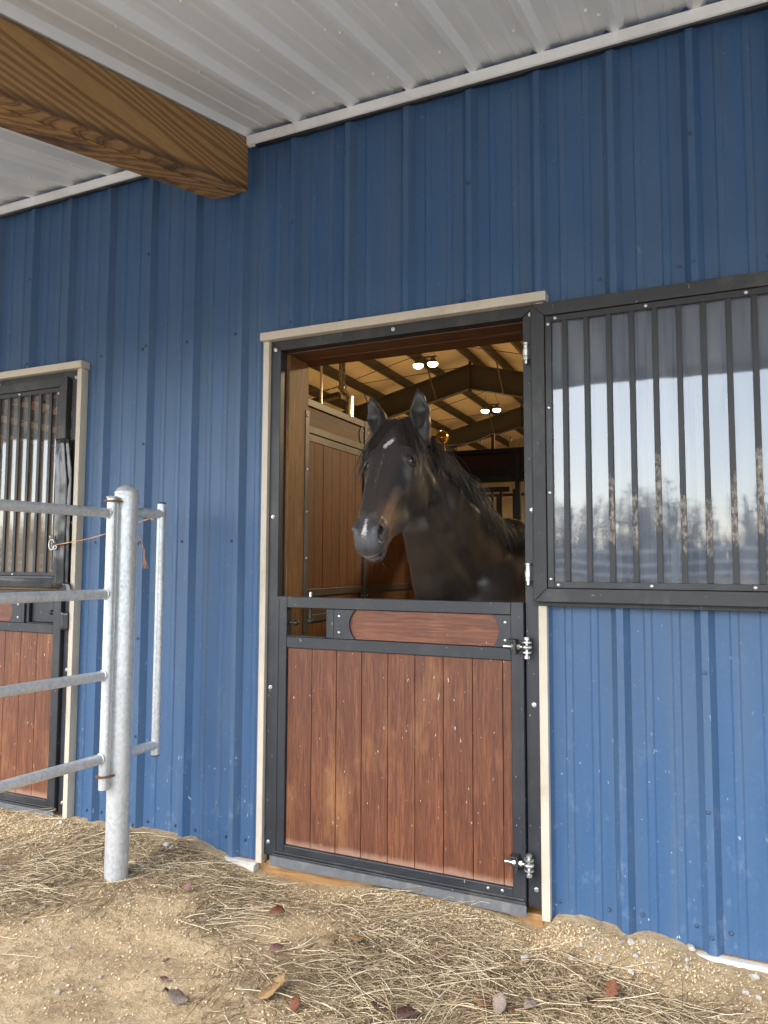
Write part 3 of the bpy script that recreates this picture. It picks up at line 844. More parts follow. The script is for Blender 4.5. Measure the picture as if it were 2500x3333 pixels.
# ------------------------------------------------------------------ horse
# The body is one continuous surface: smooth unions of ellipsoids and tapered limbs in a distance field, meshed with surface nets.
H_POLL = np.array([-0.192, -0.345, 1.918])
H_S = 1.03
def rot3(a, b, c):
    ca, sa, cb, sb, cc, sc = math.cos(a), math.sin(a), math.cos(b), math.sin(b), math.cos(c), math.sin(c)
    Rz = np.array([[ca, -sa, 0], [sa, ca, 0], [0, 0, 1]]); Rx = np.array([[1, 0, 0], [0, cb, -sb], [0, sb, cb]])
    Ry = np.array([[cc, 0, sc], [0, 1, 0], [-sc, 0, cc]])
    return Rz @ Rx @ Ry
# head axes: l runs down the face, d out of the forehead, w to the horse's left
H_AX = rot3(math.radians(-4.5), math.radians(-42), math.radians(-5)) @ np.array([[0, 0, 1], [0, -1, 0], [-1, 0, 0]], float)
def hw(l, d, w):
    """head coordinates to world"""
    return H_POLL + H_S * (H_AX @ np.array([l, d, w], float))
# body axes: forward, left, up from a point on the floor under the withers
B_O = np.array([0.00, 0.60, 0.0])
B_F = np.array([-0.34, -0.94, 0.0]); B_F /= np.linalg.norm(B_F)
B_L = np.array([-B_F[1], B_F[0], 0.0])
def bw(f, l, z):
    return B_O + B_F * f + B_L * l + np.array([0, 0, z])

class Field:
    def __init__(s, xs, ys, zs):
        s.x, s.y, s.z = [np.asarray(a, np.float32) for a in (xs, ys, zs)]
        s.F = np.full((len(xs), len(ys), len(zs)), 0.5, np.float32)
    def region(s, lo, hi):
        sl = []
        for ax, a, b in zip((s.x, s.y, s.z), lo, hi):
            i0, i1 = np.searchsorted(ax, a), np.searchsorted(ax, b)
            sl.append(slice(max(i0 - 1, 0), min(i1 + 1, len(ax))))
        sl = tuple(sl)
        P = np.stack(np.meshgrid(s.x[sl[0]], s.y[sl[1]], s.z[sl[2]], indexing='ij'), -1)
        return sl, P
    def put(s, lo, hi, fn, k, sub=False):
        sl, P = s.region(np.array(lo) - k - 0.02, np.array(hi) + k + 0.02)
        if P.size == 0: return
        d = fn(P); a = s.F[sl]
        if sub:
            d = -d
            h = np.clip(0.5 - 0.5 * (d - a) / k, 0, 1)
            s.F[sl] = d * (1 - h) + a * h + k * h * (1 - h)
        else:
            h = np.clip(0.5 + 0.5 * (d - a) / k, 0, 1)
            s.F[sl] = d * (1 - h) + a * h - k * h * (1 - h)
    def ell(s, c, r, ax, k=0.03, sc=1.0, sub=False):
        """ellipsoid, radii r along the columns of ax"""
        r = np.array(r) * sc; R = max(r)
        def fn(P):
            q = (P - c) @ ax
            a = np.linalg.norm(q / r, axis=-1); b = np.linalg.norm(q / (r * r), axis=-1)
            return a * (a - 1) / np.maximum(b, 1e-6)
        s.put(c - R, c + R, fn, k, sub)
    def cone(s, a, b, ra, rb, k=0.03, squash=None, sub=False):
        """tapered round limb from a to b; squash = (axis, factor) flattens it along that axis"""
        a, b = np.array(a, float), np.array(b, float)
        ab = b - a; L2 = ab @ ab
        def fn(P):
            q = P - a
            t = np.clip(q @ ab / L2, 0, 1)
            v = q - t[..., None] * ab
            if squash is not None:
                n, f = squash
                v = v + ((v @ n) * (1 / f - 1))[..., None] * n
            return (np.linalg.norm(v, axis=-1) - (ra + (rb - ra) * t)) * (squash[1] if squash and squash[1] < 1 else 1)
        R = max(ra, rb)
        s.put(np.minimum(a, b) - R, np.maximum(a, b) + R, fn, k, sub)
    def chain(s, pts, rs, k=0.03, squash=None):
        for i in range(len(pts) - 1):
            s.cone(pts[i], pts[i + 1], rs[i], rs[i + 1], k, squash)
    def nets(s):
        F = s.F; S = F < 0
        n = np.array(F.shape)
        c = np.zeros(n - 1, np.int8)
        for i in (0, 1):
            for j in (0, 1):
                for k in (0, 1):
                    c += S[i:n[0] - 1 + i, j:n[1] - 1 + j, k:n[2] - 1 + k]
        act = np.argwhere((c > 0) & (c < 8))
        idx = np.full(n - 1, -1, np.int32)
        idx[act[:, 0], act[:, 1], act[:, 2]] = np.arange(len(act))
        acc = np.zeros((len(act), 3)); cnt = np.zeros(len(act))
        axs = (s.x, s.y, s.z)
        cor = [(i, j, k) for i in (0, 1) for j in (0, 1) for k in (0, 1)]
        val = {q: F[act[:, 0] + q[0], act[:, 1] + q[1], act[:, 2] + q[2]].astype(float) for q in cor}
        pos = {q: np.stack([axs[d][act[:, d] + q[d]] for d in range(3)], -1).astype(float) for q in cor}
        for q in cor:
            for d in range(3):
                if q[d] == 0:
                    r = list(q); r[d] = 1; r = tuple(r)
                    a, b = val[q], val[r]
                    m_ = (a < 0) != (b < 0)
                    t = np.where(m_, a / np.where(m_, a - b, 1), 0)
                    acc += np.where(m_[:, None], pos[q] + t[:, None] * (pos[r] - pos[q]), 0); cnt += m_
        V = acc / cnt[:, None]
        quads = []
        for d in range(3):
            a = [slice(1, -1)] * 3; b = [slice(1, -1)] * 3
            a[d] = slice(0, -1); b[d] = slice(1, None)
            e1, e2 = S[tuple(a)], S[tuple(b)]
            E = np.argwhere(e1 != e2)
            flip = e1[E[:, 0], E[:, 1], E[:, 2]]
            base = E.copy()
            o1, o2 = (d + 1) % 3, (d + 2) % 3
            for o in (o1, o2): base[:, o] += 1
            def cell(i, j):
                q = base.copy(); q[:, o1] -= i; q[:, o2] -= j
                return idx[q[:, 0], q[:, 1], q[:, 2]]
            Q = np.stack([cell(1, 1), cell(0, 1), cell(0, 0), cell(1, 0)], -1)
            Q[~flip] = Q[~flip][:, ::-1]
            quads.append(Q)
        Q = np.concatenate(quads)
        return V, Q[(Q >= 0).all(1)]

def graded(lo, f0, f1, hi, fine, coarse):
    a = list(np.arange(f0, f1, fine))
    p, st = a[-1], fine
    while p < hi:
        st = min(coarse, st * 1.12); p += st; a.append(p)
    p, st, b = a[0], fine, []
    while p > lo:
        st = min(coarse, st * 1.12); p -= st; b.append(p)
    return np.array(b[::-1] + a)

NECK_CREST = [(-0.150, -0.285, 1.880), (-0.110, -0.19, 1.868), (-0.062, -0.05, 1.812), (-0.030, 0.12, 1.736), (-0.012, 0.30, 1.652), (0.004, 0.48, 1.590), (0.015, 0.60, 1.560)]
NECK_VENT = [(-0.165, -0.330, 1.640), (-0.182, -0.235, 1.490), (-0.205, -0.12, 1.380), (-0.230, 0.01, 1.270), (-0.240, 0.12, 1.170), (-0.20, 0.22, 1.08), (-0.17, 0.28, 1.00)]

def horse_field():
    g = Field(graded(-0.62, -0.42, 0.12, 1.5, 0.0052, 0.02), graded(-1.05, -0.92, -0.22, 2.6, 0.0052, 0.02), graded(-0.12, 1.30, 2.12, 2.2, 0.0052, 0.02))
    S = H_S; A = H_AX
    bx = np.stack([B_F, B_L, np.array([0, 0, 1.0])], 1)
    I3 = np.eye(3)
    # trunk
    g.ell(bw(-0.50, 0, 1.16), (0.80, 0.31, 0.35), bx, 0.06)
    g.ell(bw(0.18, 0, 1.15), (0.34, 0.24, 0.33), bx, 0.10)
    g.chain([bw(0.16, 0, 1.50), bw(-0.05, 0, 1.51), bw(-0.40, 0, 1.42)], [0.07, 0.075, 0.10], 0.10)
    g.ell(bw(-1.15, 0, 1.22), (0.40, 0.29, 0.33), bx, 0.12)
    for s_ in (-1, 1):
        g.cone(bw(-0.02, s_ * 0.10, 1.45), bw(0.34, s_ * 0.20, 1.13), 0.075, 0.105, 0.07)
        g.ell(bw(0.02, s_ * 0.22, 1.15), (0.19, 0.075, 0.22), bx, 0.08)
        g.ell(bw(0.37, s_ * 0.19, 1.10), (0.085, 0.085, 0.10), bx, 0.06)
        g.ell(bw(0.40, s_ * 0.085, 1.06), (0.10, 0.085, 0.14), bx, 0.05)
        # fore legs
        g.chain([bw(0.22, s_ * 0.18, 1.02), bw(0.19, s_ * 0.165, 0.78), bw(0.19, s_ * 0.16, 0.52), bw(0.195, s_ * 0.16, 0.46), bw(0.185, s_ * 0.16, 0.40), bw(0.18, s_ * 0.16, 0.18), bw(0.20, s_ * 0.16, 0.09)],
                [0.125, 0.085, 0.052, 0.056, 0.044, 0.034, 0.046], 0.04)
        g.cone(bw(0.20, s_ * 0.16, 0.08), bw(0.24, s_ * 0.16, -0.02), 0.046, 0.064, 0.02)
        # hind legs: stifle forward, hock back
        g.chain([bw(-1.15, s_ * 0.17, 1.12), bw(-1.02, s_ * 0.18, 0.88), bw(-1.28, s_ * 0.165, 0.58), bw(-1.30, s_ * 0.16, 0.50), bw(-1.27, s_ * 0.16, 0.20), bw(-1.23, s_ * 0.16, 0.09)],
                [0.19, 0.13, 0.062, 0.056, 0.038, 0.047], 0.05)
        g.cone(bw(-1.23, s_ * 0.16, 0.08), bw(-1.19, s_ * 0.16, -0.02), 0.047, 0.064, 0.02)
    # neck: chains laid between crest and underline
    C = np.array(NECK_CREST) + np.array([-0.01, 0.0, -0.048]) - np.array([0, 0.01, 0.045, 0.065, 0.065, 0.055, 0.04])[:, None] * np.array([0, 0, 1.0]); V = np.array(NECK_VENT) + np.linspace(0, 1, 7)[:, None] * np.array([0.035, 0, 0])
    wid = np.array([0.046, 0.056, 0.074, 0.092, 0.112, 0.130, 0.150])
    for fr, rr, off in ((0.10, 0.55, 0), (0.32, 0.95, 0), (0.58, 1.05, 0), (0.84, 0.82, 0)):
        pts = C + (V - C) * fr
        g.chain(list(pts), list(wid * rr), 0.05)
    # jugular groove and the long muscle beside it
    side = np.array([0.93, -0.20, 0.1]); side /= np.linalg.norm(side)
    for s_ in (-1, 1):
        P0, P1 = C[0] * 0.45 + V[0] * 0.55, C[4] * 0.2 + V[4] * 0.8
        g.chain([P0 + side * s_ * 0.05, (P0 + P1) / 2 + side * s_ * 0.075, P1 + side * s_ * 0.10], [0.03, 0.035, 0.04], 0.05)
        g.chain([V[1] * 0.92 + C[1] * 0.08 + side * s_ * 0.028, V[4] + side * s_ * 0.04], [0.03, 0.05], 0.04)
    # groove along the windpipe and in front of the shoulder
    for s_ in (-1, 1):
        g.chain([C[k] * 0.30 + V[k] * 0.70 + side * s_ * wid[k] * 1.28 for k in (1, 2, 3, 4)], [0.016, 0.022, 0.028, 0.03], 0.05) if False else None
        for k in (1, 2, 3):
            g.cone(C[k] * 0.28 + V[k] * 0.72 + side * s_ * wid[k] * 1.35, C[k + 1] * 0.28 + V[k + 1] * 0.72 + side * s_ * wid[k + 1] * 1.35, 0.022, 0.026, 0.045, None, True)
        g.cone(bw(0.10, s_ * 0.27, 1.46), bw(0.36, s_ * 0.315, 1.22), 0.03, 0.035, 0.05, None, True)
    # ---- head
    def e(l, d, w, r, k=0.025, sub=False): g.ell(hw(l, d, w), r, A, k, S, sub)
    def c(a, b, ra, rb, k=0.025, squash=None, sub=False): g.cone(hw(*a), hw(*b), ra * S, rb * S, k, squash, sub)
    e(0.075, -0.035, 0, (0.115, 0.085, 0.080), 0.05)
    e(0.16, -0.020, 0, (0.11, 0.066, 0.078), 0.04)
    c((0.02, -0.07, 0), (0.10, -0.14, 0), 0.06, 0.06, 0.05)
    # nasal bridge: flat on top, narrowing to the nostrils
    for s_ in (-1, 1):
        c((0.18, -0.002, s_ * 0.030), (0.47, -0.018, s_ * 0.018), 0.048, 0.032, 0.02)
        c((0.20, -0.055, s_ * 0.038), (0.49, -0.060, s_ * 0.024), 0.052, 0.036, 0.03)
    for s_ in (-1, 1):
        # brow and orbit
        e(0.168, 0.006, s_ * 0.072, (0.040, 0.024, 0.024), 0.025)
        e(0.205, -0.030, s_ * 0.080, (0.050, 0.030, 0.020), 0.025)
        # facial crest
        c((0.235, -0.052, s_ * 0.080), (0.36, -0.058, s_ * 0.056), 0.014, 0.010, 0.025)
        # cheek: broad flat jaw muscle
        e(0.190, -0.130, s_ * 0.057, (0.122, 0.108, 0.035), 0.022)
        c((0.10, -0.17, s_ * 0.045), (0.23, -0.220, s_ * 0.050), 0.032, 0.031, 0.02)
        c((0.23, -0.218, s_ * 0.042), (0.40, -0.140, s_ * 0.026), 0.028, 0.024, 0.03)
        c((0.38, -0.140, s_ * 0.022), (0.55, -0.100, s_ * 0.012), 0.026, 0.024, 0.03)
        # temple hollow above the eye
        e(0.130, 0.012, s_ * 0.074, (0.022, 0.014, 0.016), 0.02, True)
        # hollow of the face below the crest
        e(0.34, -0.105, s_ * 0.036, (0.11, 0.060, 0.026), 0.03)
        e(0.41, -0.075, s_ * 0.078, (0.060, 0.022, 0.016), 0.03, True)
    # muzzle
    e(0.515, -0.042, 0, (0.070, 0.044, 0.042), 0.03)
    e(0.560, -0.054, 0, (0.044, 0.042, 0.043), 0.025)
    e(0.590, -0.068, 0, (0.026, 0.028, 0.034), 0.02)
    e(0.548, -0.122, 0, (0.046, 0.024, 0.036), 0.012)
    e(0.576, -0.112, 0, (0.022, 0.018, 0.036), 0.010)
    for s_ in (-1, 1):
        e(0.530, -0.030, s_ * 0.037, (0.040, 0.027, 0.021), 0.018)
        e(0.570, -0.062, s_ * 0.029, (0.030, 0.030, 0.021), 0.018)
        # nostril: a comma-shaped pit
        c((0.505, -0.012, s_ * 0.052), (0.532, -0.018, s_ * 0.054), 0.007, 0.011, 0.006, None, True)
        c((0.532, -0.018, s_ * 0.054), (0.562, -0.042, s_ * 0.054), 0.012, 0.013, 0.006, None, True)
        c((0.556, -0.030, s_ * 0.056), (0.520, -0.034, s_ * 0.036), 0.012, 0.011, 0.006, None, True)
        c((0.500, -0.006, s_ * 0.044), (0.545, -0.002, s_ * 0.044), 0.005, 0.006, 0.014)
        # mouth slit running back from the lips
        c((0.595, -0.102, s_ * 0.020), (0.515, -0.100, s_ * 0.046), 0.0075, 0.006, 0.006, None, True)
        c((0.595, -0.102, 0), (0.595, -0.102, s_ * 0.030), 0.006, 0.006, 0.008, None, True)
        # eye pit and lids
        n_ = np.array([-0.05, 0.52, s_ * 0.85]); t1 = np.array([1.0, 0.05, 0.0]); t2 = np.array([0.0, 0.85, -s_ * 0.52])
        E0 = np.array([0.205, -0.004, s_ * 0.078])
        g.ell(hw(*(E0 + n_ * 0.026)), (0.0245, 0.0245, 0.0245), A, 0.004, S, True)
        ring_ = []
        for q in range(11):
            t = 2 * math.pi * q / 10
            ring_.append(E0 + n_ * (0.0165 + 0.002 * math.cos(t)) + t1 * 0.0265 * math.cos(t) * 0.92 + t2 * 0.0265 * math.sin(t))
        for q in range(10):
            thick = 0.0055 + 0.0025 * max(0, -math.cos(2 * math.pi * (q + 0.5) / 10))
            c(tuple(ring_[q]), tuple(ring_[q + 1]), thick, thick, 0.006)
        # ear: a leaf-shaped funnel opening forward and out
        e0 = np.array([0.012, -0.012, s_ * 0.080]); ea = np.array([-0.70, 0.66, 0.02]) if s_ > 0 else np.array([-0.74, 0.66, -0.26]); en = np.array([0.62, 0.74, s_ * 0.22])
        def E(h, n=0.0, w_=0.0): return tuple(e0 + ea * h + en * n + np.array([0, 0, s_ * w_]))
        c(E(-0.03), E(0.03), 0.040, 0.042, 0.022)
        c(E(0.03), E(0.080, 0.0, 0.004), 0.042, 0.039, 0.012)
        c(E(0.080, 0, 0.004), E(0.135, 0.0, 0.003), 0.039, 0.023, 0.012)
        c(E(0.135, 0, 0.003), E(0.180, 0.002, -0.004), 0.023, 0.004, 0.012)
        c(E(0.020, 0.036, 0.004), E(0.085, 0.028, 0.006), 0.016, 0.030, 0.010, None, True)
        c(E(0.085, 0.028, 0.006), E(0.148, 0.022, 0.003), 0.030, 0.010, 0.010, None, True)
    return g

def smoothstep(a, b, x):
    t = np.clip((x - a) / (b - a), 0, 1)
    return t * t * (3 - 2 * t)

def mat_coat():
    t = NT('dark_bay_coat')
    at = t.n('Attribute', attribute_name='coat')
    hair = t.noise(t.coord((1, 1, 0.18)), 150, 4, 0.75, 0.6)
    tuft = t.noise(t.coord((1, 1, 0.4)), 40, 4, 0.6, 0.6)
    c = t.mix(t.math('MULTIPLY', t.ramp(hair, [(0.38, 1.0), (0.6, 0.0)]), 0.62), at.outputs['Color'], (0.010, 0.008, 0.007))
    c = t.mix(t.math('MULTIPLY', t.ramp(tuft, [(0.5, 0.0), (0.8, 1.0)]), 0.10), c, (0.07, 0.055, 0.045))
    h = t.math('ADD', t.math('MULTIPLY', hair, 0.5), t.math('MULTIPLY', tuft, 0.5))
    return t.bsdf(c, t.ramp(tuft, [(0.3, 0.40), (0.7, 0.52)]), bump=h, bstr=0.35, bdist=0.005, Specular_IOR_Level=0.5, Sheen_Weight=0.12, Sheen_Roughness=0.4, Sheen_Tint=(0.6, 0.5, 0.42, 1))

def horse():
    root = empty('horse', tuple(B_O), 'dark bay horse with a small white star and snip looking out over the half door', 'horse')
    V, Q = horse_field().nets()
    # two light smoothing passes, body more than head
    hd = np.linalg.norm((V - H_POLL) @ H_AX / H_S - np.array([0.25, -0.07, 0.0]), axis=1)
    lam0 = np.where(hd < 0.36, 0.0, 0.6)
    for it in range(12):
        nb = np.zeros_like(V); ct = np.zeros(len(V))
        for i in range(4):
            a, b = Q[:, i], Q[:, (i + 1) % 4]
            np.add.at(nb, a, V[b]); np.add.at(nb, b, V[a]); np.add.at(ct, a, 1); np.add.at(ct, b, 1)
        lam = (0.4 if it < 2 else 0.0) + lam0[:, None] * (1 if it >= 2 else 0)
        V = V + lam * (nb / np.maximum(ct, 1)[:, None] - V)
    # hide folds: gentle relief of muscle on shoulder and neck
    me = bpy.data.meshes.new('horse_body')
    me.vertices.add(len(V)); me.vertices.foreach_set('co', V.astype(np.float32).ravel())
    me.loops.add(len(Q) * 4); me.loops.foreach_set('vertex_index', Q.astype(np.int32).ravel())
    me.polygons.add(len(Q)); me.polygons.foreach_set('loop_start', np.arange(0, len(Q) * 4, 4, dtype=np.int32))
    me.polygons.foreach_set('loop_total', np.full(len(Q), 4, dtype=np.int32))
    me.update(calc_edges=True); me.validate()
    me.polygons.foreach_set('use_smooth', np.ones(len(me.polygons), bool))
    # pigment and cheek darkening
    L = ((V - H_POLL) @ H_AX) / H_S
    l, d, w = L[:, 0], L[:, 1], L[:, 2]; aw = np.abs(w)
    col = np.tile(np.array([0.0215, 0.0170, 0.0155]), (len(V), 1))
    def lay(mask, c):
        nonlocal col
        col = col * (1 - mask[:, None]) + np.array(c) * mask[:, None]
    rng = np.random.default_rng(3)
    jit = rng.normal(0, 1, len(V))
    head = smoothstep(-0.25, -0.2, l) * smoothstep(0.75, 0.7, l) * smoothstep(-0.3, -0.25, d) * smoothstep(0.2, 0.15, aw)
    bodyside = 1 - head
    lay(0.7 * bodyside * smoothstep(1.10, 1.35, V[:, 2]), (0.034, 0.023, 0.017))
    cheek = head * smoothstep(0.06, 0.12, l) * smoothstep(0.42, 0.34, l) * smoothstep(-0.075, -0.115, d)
    lay(0.75 * cheek, (0.010, 0.0065, 0.0055))  # darker rear and underside of the cheek, setting the jaw off from the neck
    # mealy brown on the muzzle sides, round the eye and inside the flank
    tan = smoothstep(0.34, 0.44, l) * smoothstep(0.545, 0.49, l) * smoothstep(0.022, 0.040, aw) * smoothstep(-0.11, -0.075, d) * smoothstep(0.02, -0.02, d)
    lay(tan * 0.85, (0.17, 0.085, 0.038))
    jaw = smoothstep(0.40, 0.48, l) * smoothstep(0.585, 0.53, l) * smoothstep(0.015, 0.03, aw) * smoothstep(-0.075, -0.10, d)
    lay(jaw * 0.6, (0.13, 0.070, 0.038))
    lay(0.22 * np.exp(-(((l - 0.235) / 0.03) ** 2 + ((d + 0.035) / 0.02) ** 2)) * smoothstep(0.06, 0.08, aw), (0.085, 0.042, 0.022))
    lay(0.30 * smoothstep(0.24, 0.36, l) * smoothstep(0.55, 0.45, l) * smoothstep(0.06, 0.0, aw) * smoothstep(-0.02, 0.01, d), (0.035, 0.020, 0.013))
    # grey skin of the nose
    nose = smoothstep(0.495, 0.535, l + 0.15 * np.maximum(0, 0.03 - aw)) * smoothstep(-0.115, -0.085, d)
    lay(nose * 0.8, (0.046, 0.045, 0.048))
    pit = smoothstep(0.5, 0.52, l) * smoothstep(0.585, 0.57, l) * np.exp(-((d + 0.025 + 0.9 * (l - 0.545)) / 0.011) ** 2) * smoothstep(0.050, 0.058, aw)
    lay(pit * 0.75, (0.006, 0.005, 0.005))
    # star, faint stripe, snip and lip, each with a hairy edge
    def blot(cl, cw, rl, rw, amt, c=(0.62, 0.60, 0.57), ang=0.0, edge=0.25):
        u = (l - cl) * math.cos(ang) + (w - cw) * math.sin(ang); v = -(l - cl) * math.sin(ang) + (w - cw) * math.cos(ang)
        rr = np.sqrt((u / rl) ** 2 + (v / rw) ** 2) + 0.16 * jit
        lay(amt * smoothstep(1.15, 1.15 - edge - 0.3, rr) * (d > -0.04), c)
    blot(0.148, 0.006, 0.027, 0.010, 0.9, ang=-0.55)
    blot(0.160, -0.004, 0.014, 0.010, 0.75)
    for q in range(12):
        f_ = q / 11
        blot(0.195 + 0.19 * f_, -0.004 + 0.004 * math.sin(q * 2.1), 0.008, 0.0022, 0.30 * abs(math.sin(q * 1.7)) ** 2, edge=0.5)
    blot(0.540, 0.000, 0.034, 0.0055, 0.8)
    blot(0.562, 0.002, 0.016, 0.011, 0.8)
    lip = smoothstep(0.585, 0.60, l) * np.exp(-((d + 0.092) / 0.014) ** 2) * smoothstep(0.034, 0.024, aw + 0.003 * jit)
    lay(lip * 0.9, (0.60, 0.56, 0.50))
    # ear rims
    earm = smoothstep(0.0, -0.03, l) * smoothstep(0.035, 0.05, aw) * smoothstep(-0.03, 0.0, d)
    lay(0.85 * earm, (0.012, 0.009, 0.008))
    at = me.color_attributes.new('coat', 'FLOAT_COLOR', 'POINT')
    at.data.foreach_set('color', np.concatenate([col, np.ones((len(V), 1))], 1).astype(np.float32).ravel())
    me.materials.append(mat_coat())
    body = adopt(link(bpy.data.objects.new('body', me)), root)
    # eyes
    te = NT('horse_eye')
    eye = te.bsdf((0.006, 0.004, 0.003), 0.04, Coat_Weight=1.0, Coat_Roughness=0.02)
    for s_ in (-1, 1):
        mb = MB()
        c = hw(0.205, -0.004, s_ * 0.078)
        prof = [(0.0255 * H_S * math.sin(a), 0.0255 * H_S * math.cos(a)) for a in np.linspace(0.02, math.pi - 0.02, 14)]
        mb.lathe(prof, tuple(c), 'x', 20)
        mb.build('eye', eye, root, smooth=True)
    # hair
    th = NT('black_horse_hair')
    at_ = th.n('Attribute', attribute_name='tone')
    hc = th.ramp(at_.outputs['Fac'], [(0.0, (0.012, 0.010, 0.009)), (0.7, (0.028, 0.020, 0.016)), (1.0, (0.085, 0.045, 0.030))])
    hair = th.bsdf(hc, 0.52, Specular_IOR_Level=0.5)
    from mathutils.bvhtree import BVHTree
    tree = BVHTree.FromPolygons([Vector(v) for v in V], [tuple(q) for q in Q])
    def settle(p, off):
        co, nn, _, dist = tree.find_nearest(p)
        if co is None: return p
        sgn = (p - co).dot(nn)
        if sgn < off: return co + nn * off
        return p
    R = random.Random(5)
    def strands(name, roots, n_per, width):
        """roots: list of (point, start direction, length, gravity pull, spread, tone)"""
        vs, fs, tones = [], [], []
        for (p0, dr, ln, pull, spread, tone) in roots:
            for _ in range(n_per):
                p = Vector(p0) + Vector((R.gauss(0, spread), R.gauss(0, spread), R.gauss(0, spread * 0.5)))
                v = (Vector(dr) + Vector((R.gauss(0, .16), R.gauss(0, .16), R.gauss(0, .12)))).normalized()
                ll = ln * R.uniform(0.65, 1.15); seg = 9
                pts = []
                off0 = R.uniform(0.001, 0.010)
                for i in range(seg + 1):
                    p = settle(p, off0)
                    pts.append(p.copy())
                    v = (v + Vector((R.gauss(0, .05), R.gauss(0, .05), -pull))).normalized()
                    p = p + v * (ll / seg)
                b = len(vs)
                wdt = width * R.uniform(0.6, 1.3)
                sd = Vector((R.gauss(0, 1), R.gauss(0, 1), R.gauss(0, .3))).normalized()
                for i, q in enumerate(pts):
                    f_ = i / seg
                    ww = wdt * (1 - 0.85 * f_ ** 2)
                    tv = (pts[min(i + 1, seg)] - pts[max(i - 1, 0)])
                    s1 = tv.cross(sd); s1 = s1.normalized() if s1.length > 1e-6 else sd
                    s2 = tv.cross(s1); s2 = s2.normalized() if s2.length > 1e-6 else sd
                    for k in range(3):
                        an = k * 2.0944
                        vs.append(q + (s1 * math.cos(an) + s2 * math.sin(an)) * ww * 0.5)
                for i in range(seg):
                    for k in range(3):
                        fs.append((b + i * 3 + k, b + i * 3 + (k + 1) % 3, b + i * 3 + 3 + (k + 1) % 3, b + i * 3 + 3 + k))
                tn = min(1, max(0, tone + R.gauss(0, 0.2)))
                tones += [tn] * (3 * seg)
        m_ = bpy.data.meshes.new(name); m_.from_pydata([tuple(x) for x in vs], [], fs); m_.update()
        m_.polygons.foreach_set('use_smooth', [True] * len(m_.polygons))
        a_ = m_.attributes.new('tone', 'FLOAT', 'FACE'); a_.data.foreach_set('value', tones)
        m_.materials.append(hair)
        o_ = adopt(link(bpy.data.objects.new(name, m_)), root)
        o_['kind'] = 'stuff'
        return o_
    Lw = Vector(H_AX[:, 0]); Dw = Vector(H_AX[:, 1]); Ww = Vector(H_AX[:, 2])
    # forelock: from between the ears, parted to both sides of the forehead
    roots = []
    for i in range(70):
        f_ = R.random()
        sd = -1 if R.random() < 0.55 else 1
        w0 = sd * R.uniform(0.0, 0.05)
        p = Vector(hw(R.uniform(-0.03, 0.02), 0.035, w0))
        dr = Lw * R.uniform(0.6, 1.1) + Ww * sd * R.uniform(0.45, 0.95) + Dw * 0.05
        roots.append((p, dr, R.uniform(0.14, 0.30), 0.16, 0.006, 0.25 + 0.5 * (R.random() < 0.35)))
    strands('forelock', roots, 15, 0.0016)
    # mane along the crest: upper part falls to the near side, base hairs stand up
    C = [Vector(c_) - Vector((0, 0, z_)) for c_, z_ in zip(NECK_CREST, (0, 0.01, 0.045, 0.065, 0.065, 0.055, 0.04))]
    roots = []
    near = Vector((0.95, -0.25, -0.1))
    for i in range(230):
        u = R.random() ** 0.9 * (len(C) - 1.02); k = int(u); f_ = u - k
        p = C[k].lerp(C[k + 1], f_)
        up_ = Vector((0.1, 0.2, 1))
        p = p + Vector((-0.01, 0, 0.0))
        p = settle(p, 0.002)
        side_ = near if R.random() < 0.55 else -near
        dr = side_ * R.uniform(0.4, 1.0) + up_ * R.uniform(0.05, 0.4) + Vector((0.1, 0.5, -0.3)) * R.uniform(0, 0.8)
        roots.append((p, dr, R.uniform(0.13, 0.23), 0.25, 0.009, 0.15 + 0.4 * (R.random() < 0.12)))
    strands('mane', roots, 18, 0.0017)
    # tail
    roots = [(bw(-1.53, R.gauss(0, 0.02), 1.28 + R.gauss(0, .02)), Vector(-B_F) + Vector((0, 0, 0.2)), 0.9, 0.28, 0.012, 0.2) for _ in range(25)]
    strands('tail', roots, 6, 0.004)
    # whiskers on lips and chin
    roots = []
    for i in range(40):
        s_ = R.choice((-1, 1))
        p = hw(R.uniform(0.585, 0.615), R.uniform(-0.115, -0.07), s_ * R.uniform(0.01, 0.05))
        dr = Lw * 1.0 + Ww * s_ * R.uniform(0.1, 0.9) - Dw * R.uniform(0, 0.4)
        roots.append((p, dr, R.uniform(0.02, 0.045), 0.0, 0.002, 0.9))
    strands('whiskers', roots, 1, 0.0009)
    return root
horse()
# ------------------------------------------------------------------ inside the barn
MB().box(-17.5, 6.5, 0.056, 31.5, -0.30, -0.055).build('stall_floor', M['ground'])
bpy.data.objects['stall_floor']['kind'] = 'structure'

